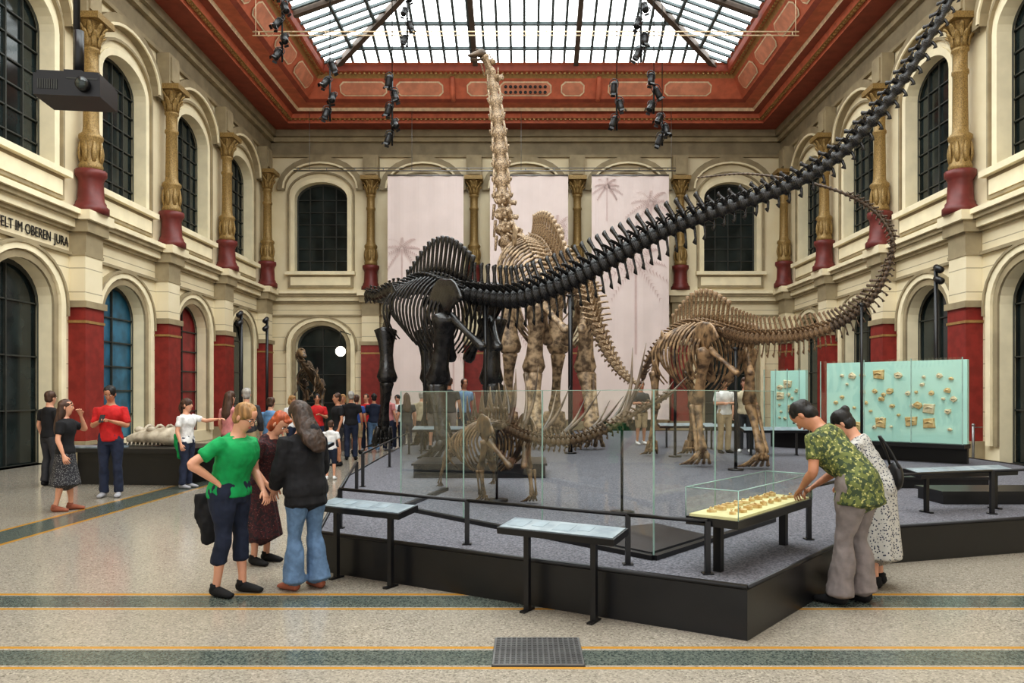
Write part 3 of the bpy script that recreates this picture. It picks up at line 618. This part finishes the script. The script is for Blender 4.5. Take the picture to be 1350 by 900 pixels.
for px,pt,d in ((1234,352,17.2),(318,412,22),(352,420,24)):
    q=P(px,pt,d); zb=PZ if 1000<px and q.x<9.2 else 0; e=empty('light_stand',(q.x,q.y,zb),'tall black stand topped with small spotlights','light stand','light stands'); hz=q.z-zb
    m_=MB(); m_.cyl((0,0,0),(0,0,hz),.045); m_.box(-.2,.2,-.2,.2,0,.03); m_.obj('stand_pole',M_black,e)
    for k in range(2):
        m_=MB(); m_.loft([(0,-.2-.02*k,hz-.1-.25*k,.08),(0,0,hz-.25*k,.07)],(1,0,0),10); m_.cyl((-.09,-.1,hz-.05-.25*k),(.09,-.1,hz-.05-.25*k),.012); m_.obj('spot_head',M_black,e)
# ---------------- mint fossil walls
def board(pa,pb,zt,zb,seed,n):
    d=V((pb[0]-pa[0],pb[1]-pa[1],0)); L=d.length; an=math.atan2(d.y,d.x)
    e=empty('display_board',(pa[0],pa[1],0),'pale mint display board mounted with fossils behind glass','display board','fossil display boards',an)
    m_=MB(); m_.box(0,L,0,.12,zb,zt); m_.obj('backing_board',M_mint,e)
    m_=MB(); m_.box(-.03,L+.03,-.3,.12,zb-.08,zb); m_.box(0,L,0,.12,PZ+.002,zb-.08); m_.obj('ledge',M_black,e)
    m_=MB(); m_.box(0,L,-.32,-.31,zb,zt+.03); m_.obj('glass_front',M_glass,e)
    m_=MB(); 
    for k in range(4): m_.box(L*k/3-.008,L*k/3+.008,-.325,-.305,zb,zt+.03)
    m_.obj('glass_edge',M_gedge,e)
    rr=random.Random(seed); Rz=MX.Rotation(an,3,'Z'); put=[]
    for k in range(n):
        s_=rr.choice((.035,.04,.05,.05,.06,.07,.09,.16)); 
        for _ in range(40):
            u=rr.uniform(.2,L-.2); zz=zb+.25+(zt-zb-.5)*rr.random()
            if all((u-a)**2+(zz-c)**2>(s_+r_+.05)**2 for a,c,r_ in put): break
        put.append((u,zz,s_)); m_=MB(); kk=4 if s_>.1 else rr.randint(5,8)
        vs=[(s_*rr.uniform(.8,1.1)*math.cos(i*6.283/kk+.785),s_*rr.uniform(.6,1)*math.sin(i*6.283/kk+.785)) for i in range(kk)]
        m_.add([(a,0,b) for a,b in vs]+[(a*.85,-.04,b*.85) for a,b in vs],[tuple(range(kk,2*kk))]+[(i,(i+1)%kk,kk+(i+1)%kk,kk+i) for i in range(kk)])
        m_.loft([(-s_*.4,-.045,0,.01),(0,-.055,s_*.2,.015),(s_*.4,-.045,0,.008)],(0,0,1),5,6)
        q=Rz@V((u,-.001,0))
        o=m_.obj('fossil',rr.choice((M_pf,M_fossil,M_pf)),loc=(pa[0]+q.x,pa[1]+q.y,zz),label='pale ochre fossil specimen mounted on mint board',cat='fossil',group='fossils on the mint boards'); o.rotation_euler=(0,0,an)
q1=P(1090,480,16.5);q2=P(1275,480,14.6)
board((q1.x,q1.y),(q2.x,q2.y),H+(HY-476)*15.5/F,.75,5,44)
q1=P(1016,480,19.5);q2=P(1062,480,18.8); board((q1.x,q1.y),(q2.x,q2.y),H+(HY-488)*19/F,.85,2,14)
e=empty('fossil_plinth',(-7.4,14.9,0),'low black display plinth with slanted rim','plinth'); e.rotation_euler=(0,0,-.1)
m_=MB(); m_.box(-1.05,1.05,-.55,.7,0,.62); m_.box(-1.3,1.3,-.75,.8,.62,.7); m_.obj('plinth_body',M_black,e)
m_=MB(); m_.box(-1.25,-.15,-.72,-.35,.7,.73); m_.obj('info_sheet',M_screen,e)
m_=MB(); m_.loft([(-.5,0,.08,.12,.08),(-.25,0,.12,.2,.14),(.1,0,.14,.24,.17),(.45,0,.12,.3,.2),(.6,0,.1,.18,.12)],(0,1,0),12,14)
for k in range(10): m_.loft([(-.45+k*.08,-.15,.03,.02),(-.44+k*.08,-.2,-.02,.006)],(1,0,0),5)
for k in range(7): m_.ball((-.3+.14*k,.12*math.sin(k*2),.22+.05*math.cos(k*3)),(.09,.08,.07))
for k in range(4): m_.loft([(-.2+.2*k,-.1,.2,.03),(-.1+.2*k,0,.36,.03),(.0+.2*k,.1,.22,.03)],(0,1,0),6,8)
m_.obj('fossil_skull',M_bpale,loc=(-7.3,15.,.74),label='pale fossil skull cast lying on black plinth',cat='fossil')
q=G(1283,612); e=empty('stanchion',(q.x,q.y,0),'slim steel barrier stanchion','stanchion')
m_=MB(); m_.cyl((0,0,.02),(0,0,.95),.03); m_.lathe([(.16,0),(.16,.02),(.03,.04)]); m_.ball((0,0,.96),.04); m_.cyl((0,0,.9),(.35,.2,.9),.012); m_.obj('stanchion_post',M_metal,e)
for (px,py,w) in ((1215,640,1.6),(1300,660,1.4),(1120,590,2.)):
    q=G(px,py,PZ); m_=MB(); m_.box(-w/2,w/2,-.3,.3,.0,.12); m_.box(-w/2-.03,w/2+.03,-.33,.33,.12,.16); m_.obj('low_plinth',M_black,loc=(q.x,q.y,PZ),label='low flat black plinth on the platform',cat='plinth',group='low black plinths')
# ---------------- people
def remesh(mb,vox,disp=0,seed=0):
    me=mb.mesh('tmp',[]); o=bpy.data.objects.new('tmp',me); COL.objects.link(o)
    r=o.modifiers.new('r','REMESH'); r.mode='VOXEL'; r.voxel_size=vox; r.use_smooth_shade=True
    s=o.modifiers.new('s','SMOOTH'); s.iterations=3; s.factor=.5
    bpy.context.view_layer.update(); ev=o.evaluated_get(bpy.context.evaluated_depsgraph_get()); m2=bpy.data.meshes.new_from_object(ev)
    bpy.data.objects.remove(o); bpy.data.meshes.remove(me)
    vs=[v.co.copy() for v in m2.vertices]
    if disp:
        for v,w in zip(m2.vertices,vs):
            k=noise.noise(V((w.x*9+seed,w.y*9,w.z*5)))+.6*noise.noise(V((w.x*22,w.y*22+seed,w.z*12)))-.5*abs(noise.noise(V((w.x*13+w.z*9,w.y*13,w.z*16+seed)))); w+=v.normal*k*disp
    out=MB(); out.add([tuple(w) for w in vs],[tuple(p.vertices) for p in m2.polygons],0,True); bpy.data.meshes.remove(m2); return out
M_eye=mat('eye_white',(235,230,225),.3,var=.02); M_iris=mat('iris_dark',(45,35,28),.3); M_lip=mat('lips',(170,96,88),.5)
SK={'a':mat('skin_fair',(206,154,128),.5,var=.06),'b':mat('skin_tan',(180,128,100),.5,var=.06)}
HR={n:mat('hair_'+n,c,.55,var=.35,s=25,bump=.7,stretch=(1,1,.15)) for n,c in {'brown':(70,48,36),'black':(24,21,20),'blond':(150,114,72),'red':(158,76,40),'grey':(150,146,140),'ash':(58,42,32)}.items()}
def cloth(n,c,**k): return mat('cloth_'+n,c,.85,s=k.get('s',12),var=k.get('var',.12),bump=.25)
ARM={'down':lambda s:((.255*s,.03,1.14),(.275*s,-.06,.89)),'hip':lambda s:((.41*s,.12,1.2),(.2*s,-.03,1.04)),'phone':lambda s:((.25*s,-.03,1.14),(.06*s,-.26,1.22)),
 'point':lambda s:((.28*s,-.25,1.33),(.3*s,-.5,1.36)),'face':lambda s:((.24*s,-.22,1.28),(.08*s,-.2,1.52)),'case':lambda s:((.26*s,-.14,1.18),(.12*s,-.36,1.16)),'fold':lambda s:((.26*s,-.02,1.16),(-.02*s,-.22,1.17)),
 'read':lambda s:((.24*s,-.08,1.15),(.1*s,-.3,1.1)),'low':lambda s:((.24*s,-.06,1.13),(.17*s,-.24,.95))}
pn=[0]
def person(x,y,h,yaw,label,top,bot,shoe,hair,arms=('down','down'),lean=0,head=(0,0),skin='a',near=False,stride=.0,fat=1.,zf=0,long=False,pant=.1,cat='person',hood=0,glasses=0):
    pn[0]+=1; k=h/1.75; vox=(.011 if near else .02)
    e=empty('person',(x,y,zf),label,cat,rz=yaw); e.scale=(k,k,k)
    th=math.radians(lean); back=.14*math.sin(th)
    def U(p):
        p=V(p); w=min(1,max(0,(p.z-.9)/.25)); R=MX.Rotation(th*w,3,'X'); q=R@(p-V((0,0,.95)))+V((0,back,.95)); return q
    J={}
    for s_,a,nm in((1,arms[0],'L'),(-1,arms[1],'R')):
        el,wr=ARM[a](s_) if isinstance(a,str) else a
        J['sh'+nm]=U((.175*s_,.01,1.41)); J['el'+nm]=U(el); J['wr'+nm]=U(wr)
        J['hp'+nm]=V((.09*s_,back,.92)); J['kn'+nm]=V((.1*s_,-.02+back*.5-stride*s_*.3,.5)); J['an'+nm]=V((.105*s_,.03-stride*s_,.085))
    tor=[(.84,.15,.1),(.9,.168,.118),(.97,.165,.118),(1.07,.138,.1),(1.2,.148,.108),(1.32,.168,.115),(1.41,.145,.095),(1.46,.085,.075),(1.5,.058,.062),(1.56,.055,.06)]
    def torso(b,z0,z1,add,fx=1.):
        c=[]
        for z,rx,ry in tor:
            if z0-.01<=z<=z1+.01:
                q=U((0,(-.02 if 1.2<z<1.4 else .01 if z>1.4 else 0),z)); ff=1+(fat-1)*(1 if z<1.42 else 0); aa=add if z<1.4 else min(add,.022); c.append((q.x,q.y,q.z,rx*ff+aa,ry*ff*fx+aa))
        b.loft(c,(1,0,0),20,len(c)*3)
    def arm(b,nm,t1,add):
        sh,el,wr=J['sh'+nm],J['el'+nm],J['wr'+nm]
        c=[(*sh,.056+min(add,.025),.056+min(add,.025)),(*sh.lerp(el,.25),.052+add,.052+add),(*sh.lerp(el,.6),.044+add,.044+add),(*el,.04+add,.04+add),(*el.lerp(wr,.3),.04+add,.04+add),(*el.lerp(wr,.75),.03+add,.03+add),(*wr,.026+add,.022+add)]
        c=crs(c,24)
        n=max(3,int(24*t1)); b.loft(c[:n],(1,0,0),12)
    def leg(b,nm,zend,add,flare=0):
        hp,kn,an=J['hp'+nm],J['kn'+nm],J['an'+nm]
        c=crs([(*hp,.088*fat+add,.1*fat+add),(*hp.lerp(kn,.3),.082*fat+add,.09*fat+add),(*hp.lerp(kn,.7),.062+add,.067+add),(*kn,.054+add,.057+add),(*(kn.lerp(an,.3)+V((0,.012,0))),.052+add+flare*.3,.056+add+flare*.3),(*kn.lerp(an,.7),.038+add+flare*.7,.04+add+flare*.7),(*an,.034+add+flare,.037+add+flare)],28)
        c=[r for r in c if r[2]>=zend]; b.loft(c,(1,0,0),14)
    b=MB(); torso(b,.84,1.6,0)
    for nm in 'LR': arm(b,nm,1,0); leg(b,nm,0,0)
    nk=U((0,.005,1.5))
    HR_=MX.Rotation(th*.75+math.radians(head[0]),3,'X'); HR_=HR_@MX.Rotation(math.radians(head[1]),3,'Z'); 
    hc=U((0,-.005,1.56))+MX.Rotation(th*.8+math.radians(head[0])*.6,3,'X')@V((0,-.015,.085))
    hd=[(-.118,-.052,.026,.022),(-.1,-.04,.044,.045),(-.065,-.022,.058,.07),(-.02,-.008,.067,.085),(.02,0,.074,.093),(.06,.005,.075,.094),(.095,.01,.06,.077),(.118,.01,.03,.04)]
    latv=HR_@V((1,0,0))
    c=[]
    for z,yo,rx,ry in hd: q=hc+HR_@V((0,yo,z)); c.append((*q,rx,ry))
    b.loft(c,tuple(latv),18,18)
    b.loft([(*nk,.058,.06),(*(hc+HR_@V((0,.02,-.05))),.052,.055)],(1,0,0),14)
    hq=lambda p:hc+HR_@V(p)
    b.loft([(*hq((0,-.086,.02)),.009,.01),(*hq((0,-.1,-.012)),.012,.012),(*hq((0,-.108,-.03)),.017,.013)],tuple(latv),8,5)
    body=remesh(b,vox*.9)
    for s_ in(-1,1):
        body.ball(hq((s_*.077,.012,-.008)),(.012,.02,.032),0,8,6,HR_)
        body.ball(hq((s_*.031,-.08,.006)),(.014,.009,.008),1,8,6,HR_); body.ball(hq((s_*.031,-.087,.006)),(.006,.004,.006),3,8,6,HR_)
        body.loft([(*hq((s_*.014,-.094,.028)),.005,.003),(*hq((s_*.03,-.095,.033)),.006,.004),(*hq((s_*.05,-.082,.028)),.004,.003)],(0,0,1),5,6,3)
    body.ball(hq((0,-.086,-.062)),(.023,.008,.007),2,10,6,HR_)
    for nm,s_ in(('L',1),('R',-1)):
        wr=J['wr'+nm]; d=(wr-J['el'+nm]).normalized()
        wv=V((0,-1,0)) if abs(d.z)>.75 else V((-s_,0,0)); wv=(wv-d*wv.dot(d)).normalized(); nv=d.cross(wv)
        if nv.dot(V((-s_,0,-.6)))<0: nv=-nv
        body.loft([(*(wr-d*.02),.026,.02),(*(wr+d*.03),.034,.017),(*(wr+d*.07),.042,.016),(*(wr+d*.09),.04,.014)],tuple(wv),10,8)
        for f in range(4):
            ln=(.062,.072,.067,.052)[f]; o_=wr+d*.085+wv*(.03-.02*f); sp=wv*(.006*(1.5-f))
            p1=o_+d*ln*.42+nv*ln*.12+sp*.5; p2=p1+d*ln*.25+nv*ln*.28+sp*.3; p3=p2+d*ln*.08+nv*ln*.3
            body.loft([(*(o_-d*.012),.0095,.0095),(*p1,.009,.009),(*p2,.008,.008),(*p3,.0065,.0065)],tuple(wv),6,7 if near else 4)
        o_=wr+d*.03+wv*.028; body.loft([(*o_,.013,.012),(*(o_+d*.03+wv*.022+nv*.01),.011,.01),(*(o_+d*.055+wv*.026+nv*.025),.008,.007)],tuple(d),6,6)
    body.obj('body',[SK[skin],M_eye,M_lip,M_iris],e)
    if glasses:
        b=MB()
        for s_ in(-1,1):
            b.loft([(*hq((s_*.032+.024*math.cos(a),-.102,.004+.018*math.sin(a))),.0022) for a in np.linspace(0,6.283,13)],(0,1,0),5)
            b.loft([(*hq((s_*.056,-.1,.008)),.002),(*hq((s_*.078,0,.004)),.002)],(0,0,1),5)
        b.obj('glasses',M_black,e)
    ds=.012 if near else .004
    kind,m=top; b=MB(); torso(b,.9 if bot else .84,1.47,.045 if hood else .02,1.03)
    frac={'tshirt':.38,'long':.95,'polo':.42,'vest':.1}[kind]
    for nm in 'LR':
        if kind!='vest': arm(b,nm,frac,.036 if hood else (.022 if kind=='long' else .02))
    if long: b.loft([(0,back,.97,.185*fat,.14*fat),(0,back+.01,.8,.2*fat,.16*fat)],(1,0,0),18,5)
    if hood: b.loft([(*U((0,.08,1.33)),.11,.05),(*U((0,.11,1.42)),.13,.075),(*U((0,.1,1.5)),.11,.07),(*U((0,.05,1.53)),.08,.06)],(1,0,0),14,10)
    remesh(b,vox,ds,pn[0]).obj('shirt' if kind!='long' else 'jacket',m,e)
    if bot:
        kind,m=bot; b=MB()
        if kind in('skirt','dress'):
            zb=.42 if kind=='skirt' else .3
            c=[(0,back,1.06,.15,.112),(0,back,.95,.18*fat,.135*fat),(0,back*.8,.75,.2*fat,.16*fat),(0,back*.5,zb,.26,.22)]; b.loft(c,(1,0,0),24,16)
            o_=remesh(b,vox)
            o_.v=[(vx+.014*math.cos(9*math.atan2(vy,vx))*(1.06-vz)*math.cos(math.atan2(vy,vx)),vy+.014*math.cos(9*math.atan2(vy,vx))*(1.06-vz)*math.sin(math.atan2(vy,vx)),vz) for vx,vy,vz in o_.v]
            o_.obj('skirt',m,e)
        else:
            zb={'trousers':.05,'capri':.3,'shorts':.48}[kind]; c=[]
            for z,rx,ry in ((.84,.15,.105),(.9,.17,.122),(.97,.17,.122),(1.04,.15,.11)): c.append((0,back*.9,z,rx*fat+.012,ry*fat+.012))
            b.loft(c,(1,0,0),18,8)
            for nm in 'LR': leg(b,nm,zb,.014 if kind!='shorts' else .025,pant*.25)
            remesh(b,vox,ds,pn[0]+9).obj('trousers' if kind!='shorts' else 'shorts',m,e)
    for nm,s_ in(('L',1),('R',-1)):
        an=J['an'+nm]; b=MB(); z0=an.z-.085
        b.loft([(an.x,an.y+.055,z0+.045,.03,.035),(an.x,an.y+.02,z0+.05,.038,.05),(an.x+s_*.01,an.y-.06,z0+.043,.043,.043),(an.x+s_*.02,an.y-.14,z0+.032,.047,.03),(an.x+s_*.02,an.y-.19,z0+.025,.036,.022)],(1,0,0),12,12)
        b.loft([(an.x,an.y+.01,z0+.05,.04,.045),(an.x,an.y+.012,z0+.11,.042,.046)],(1,0,0),10)
        b.v=[(a,c_,max(d_,.0)) for a,c_,d_ in b.v]; b.obj('shoe',shoe,e)
    st,hm=hair
    if st!='bald':
        b=MB(); b.ball((0,.016,.048),(.091,.106,.096),0,20,14)
        b.ball((0,.045,-.02),(.078,.072,.08),0,16,10)
        if st=='bob': b.loft([(0,.045,.03,.098,.078),(0,.045,-.06,.104,.078),(0,.04,-.12,.088,.062)],(1,0,0),16,9); b.ball((0,-.06,.09),(.065,.038,.032),0,12,8)
        if st=='long':
            b.loft([(0,.045,.05,.098,.08),(0,.06,-.08,.11,.08),(0,.085,-.2,.125,.075),(0,.12,-.33,.12,.06),(0,.14,-.43,.06,.03)],(1,0,0),16,14)
        if st=='pony': b.ball((0,.12,.05),.04,0,12,8); b.loft([(0,.13,.04,.03),(0,.16,-.04,.035),(0,.15,-.16,.015)],(1,0,0),10,8)
        if st=='bun': b.ball((0,.1,.1),.045,0,12,8)
        o_=remesh(b,vox*.8,.012,pn[0]); o_.v=[tuple(hc+HR_@V(q)) for q in o_.v]; o_.obj('hair',hm,e)
    mw=MX.Translation((x,y,zf))@MX.Rotation(yaw,4,'Z')@MX.Scale(k,4)
    return {a:mw@b_ for a,b_ in J.items()},mw,e
R=math.radians
navy=cloth('navy',(30,38,58)); blk=cloth('black',(24,24,28)); red=cloth('red',(186,38,40)); jean=cloth('jeans',(96,122,152),s=20); djean=cloth('dark_denim',(38,46,68)); green=cloth('green',(16,146,82)); white=cloth('white',(215,215,215)); lblue=cloth('blue',(100,138,176)); tan=cloth('tan',(165,146,116)); gry=cloth('grey_trouser',(128,120,118)); dgry=cloth('charcoal',(54,54,58)); mblue=cloth('mid_blue',(52,80,140)); beige=cloth('beige',(190,176,150)); pink=cloth('pink',(192,128,128))
floral=spots_mat('cloth_floral',(104,112,62),(176,172,112),38,.32,(60,74,50)); dots=spots_mat('cloth_dots',(180,178,172),(52,56,76),46,.34); sdots=spots_mat('cloth_speckle',(44,44,50),(150,150,150),60,.3); wine=spots_mat('cloth_wine_print',(70,30,34),(140,100,96),50,.18,(40,26,32))
shB=cloth('shoe_black',(22,22,24)); shG=cloth('shoe_grey',(150,150,155)); shW=cloth('shoe_white',(220,220,220)); shBr=cloth('shoe_brown',(140,84,64))
def at(px,py,top=None,hh=None,z=0.):
    q=G(px,py,z); s=F/q.y; return q.x,q.y,(hh or (py-top)/s)
def ppl(px,py,topy,yaw,*a,**k):
    x,y,h=at(px,py,topy); return person(x,y,k.pop('h',None) or h,R(yaw),*a,**k)
# foreground
ppl(306,783,543,72,'person in green t-shirt, dark capri trousers, hand on hip',('tshirt',green),('capri',navy),shB,('short',HR['blond']),('low','hip'),near=True,fat=1.24,lean=12,head=(20,0),stride=.06,h=1.63,glasses=1)
ppl(346,742,556,70,'person with red hair in dark wine print dress leaning forward',('tshirt',wine),('dress',wine),shB,('bob',HR['red']),('read','low'),near=True,lean=22,head=(24,0),h=1.56)
ppl(402,776,538,-128,'person with long hair in black hoodie and loose light jeans',('long',blk),('trousers',jean),shBr,('long',HR['ash']),('low','low'),near=True,long=True,stride=.05,pant=.26,head=(20,0),h=1.63,hood=1,fat=1.08,lean=6)
ppl(1118,794,537,-136,'person in olive floral shirt and grey trousers bending over case',('tshirt',floral),('trousers',gry),shB,('short',HR['black']),('case','case'),near=True,lean=38,head=(28,0),long=True,stride=.05,pant=.26,fat=1.16,h=1.8,skin='b')
J9,mw9,_=ppl(1152,772,540,-126,'person in white dotted dress leaning beside the case',('tshirt',dots),('dress',dots),shB,('bun',HR['black']),('read','down'),near=True,lean=28,head=(16,0),h=1.62)
# left group
ppl(66,640,517,160,'person in black shirt and dark trousers walking',('tshirt',blk),('trousers',dgry),shB,('short',HR['brown']))
ppl(86,673,528,105,'person in black top and speckled midi skirt raising hand',('tshirt',blk),('skirt',sdots),shBr,('long',HR['brown']),('face','down'),stride=.08)
J3,mw3,_=ppl(146,655,510,12,'person in red polo shirt looking down at a phone',('polo',red),('trousers',djean),shG,('short',HR['black']),('phone','phone'),head=(26,0),skin='b',near=True)
ppl(246,643,527,80,'person with green jacket at waist pointing with one arm',('tshirt',white),('trousers',djean),shG,('pony',HR['brown']),('point','down'),near=True)
ppl(303,634,517,150,'person in pink top among the visitors',('tshirt',pink),('trousers',dgry),shB,('long',HR['brown']))
ppl(325,630,513,200,'grey-haired person in dark jacket seen from behind',('long',dgry),('trousers',tan),shB,('short',HR['grey']))
ppl(357,626,525,170,'person in light blue shirt seen from behind',('tshirt',lblue),('trousers',djean),shB,('bun',HR['brown']))
q=(J3['wrL']+J3['wrR'])/2; b=MB(); b.box(-.037,.037,-.005,.005,-.075,.075); b.box(-.034,.034,.005,.006,-.07,.07,1); o=b.obj('phone',[M_black,M_screen],loc=q+V((-.0,-.1,.04)),label='black mobile phone held in both hands',cat='phone'); o.rotation_euler=(-.7,0,R(12))
def tied(px,py,d,m,sc_,lab):
    q=P(px,py,d); b=MB(); b.loft([(0,0,.12,.12,.03),(0,0,-.05,.13,.045),(.02,0,-.2,.11,.045),(-.02,0,-.34,.05,.02)],(1,0,0),14,10); o=remesh(b,.015,.02).obj('jacket',m,loc=q,label=lab,cat='jacket'); o.scale=(sc_,)*3; return o
tied(274,668,6.62,blk,.95,'dark jacket tied around the waist, hanging down'); tied(238,580,13.95,green,1.,'green jacket tied around the waist')
q=P(1180,628,6.72); e=empty('shoulder_bag',q,'small black shoulder bag with strap','bag'); b=MB(); b.ball((0,0,0),(.06,.11,.13),0,14,10); b.obj('bag_body',M_black,e); b=MB(); b.loft([(0,-.08,.08,.012),(-.05,-.03,.22,.012),(-.14,0,.36,.012),(-.06,.05,.22,.012),(0,.08,.08,.012)],(1,0,0),6,14); b.obj('strap',M_black,e)
crowd=[(436,632,556,185,'child in white top with dark shorts',white,'shorts',navy,'brown','short'),(470,598,522,175,'person in mid blue t-shirt seen from behind',mblue,'shorts',tan,'brown','short'),(493,596,519,190,'person in dark t-shirt and light trousers',navy,'trousers',jean,'black','short'),(512,594,520,150,'person in pink top watching the skeletons',pink,'trousers',djean,'brown','bob'),(418,606,524,20,'person in red shirt facing the visitors',red,'trousers',djean,'black','short'),(452,600,523,10,'person in white blouse',white,'trousers',navy,'blond','bob'),(536,597,524,200,'person in charcoal top',dgry,'trousers',djean,'brown','long'),(556,594,522,170,'person in beige top',beige,'trousers',navy,'grey','short'),(573,593,524,160,'person in black t-shirt',blk,'shorts',gry,'black','short'),(612,590,519,30,'person in light blue top',lblue,'trousers',djean,'brown','pony'),(445,614,530,-60,'person in dark t-shirt and charcoal shorts',blk,'shorts',dgry,'brown','short'),(845,586,519,20,'person in black t-shirt and shorts standing',dgry,'shorts',tan,'brown','short'),(955,597,518,15,'person in white shirt standing by the cases',white,'trousers',tan,'black','bob'),(982,596,520,-20,'person in beige top standing by the cases',beige,'trousers',dgry,'brown','bob'),(385,606,524,60,'person in white top behind the group',white,'trousers',djean,'blond','bob'),(483,594,521,-10,'person in red top facing the hall',red,'trousers',djean,'brown','short'),(524,592,522,0,'person in white t-shirt',white,'trousers',djean,'black','short'),(592,592,521,180,'person in charcoal top seen from behind',dgry,'trousers',gry,'brown','short'),(463,606,522,190,'person in black top seen from behind',blk,'trousers',djean,'grey','short')]
for px,py,ty,yw,lb,tm_,bk,bm_,hc_,hs in crowd:
    q=G(px,py); inside=(q.x>-2.9 and py<606)
    if inside: q=G(px,py,PZ)
    x,y=q.x,q.y
    h_=(1.7 if ty<545 else 1.2)+random.uniform(-.06,.06)
    person(x,y,h_,R(yw),lb,('tshirt',tm_),(bk,bm_),random.choice((shB,shW,shG)),(hs,HR[hc_]),random.choice((('down','down'),('fold','fold'),('phone','down'))),zf=PZ if inside else 0,skin=random.choice('ab'))
# ---------------- lights, world, camera
w=bpy.data.worlds.new('w'); sc.world=w; w.use_nodes=True; w.node_tree.nodes['Background'].inputs[0].default_value=(1,.98,.95,1); w.node_tree.nodes['Background'].inputs[1].default_value=1.35
cam=bpy.data.cameras.new('cam'); co=bpy.data.objects.new('cam',cam); COL.objects.link(co); co.location=(0,0,H); co.rotation_euler=(math.pi/2,0,0)
cam.sensor_width=36; cam.lens=36*F/1350; cam.shift_x=-(CX-675)/1350; cam.shift_y=(HY-450)/1350; cam.clip_end=200; sc.camera=co
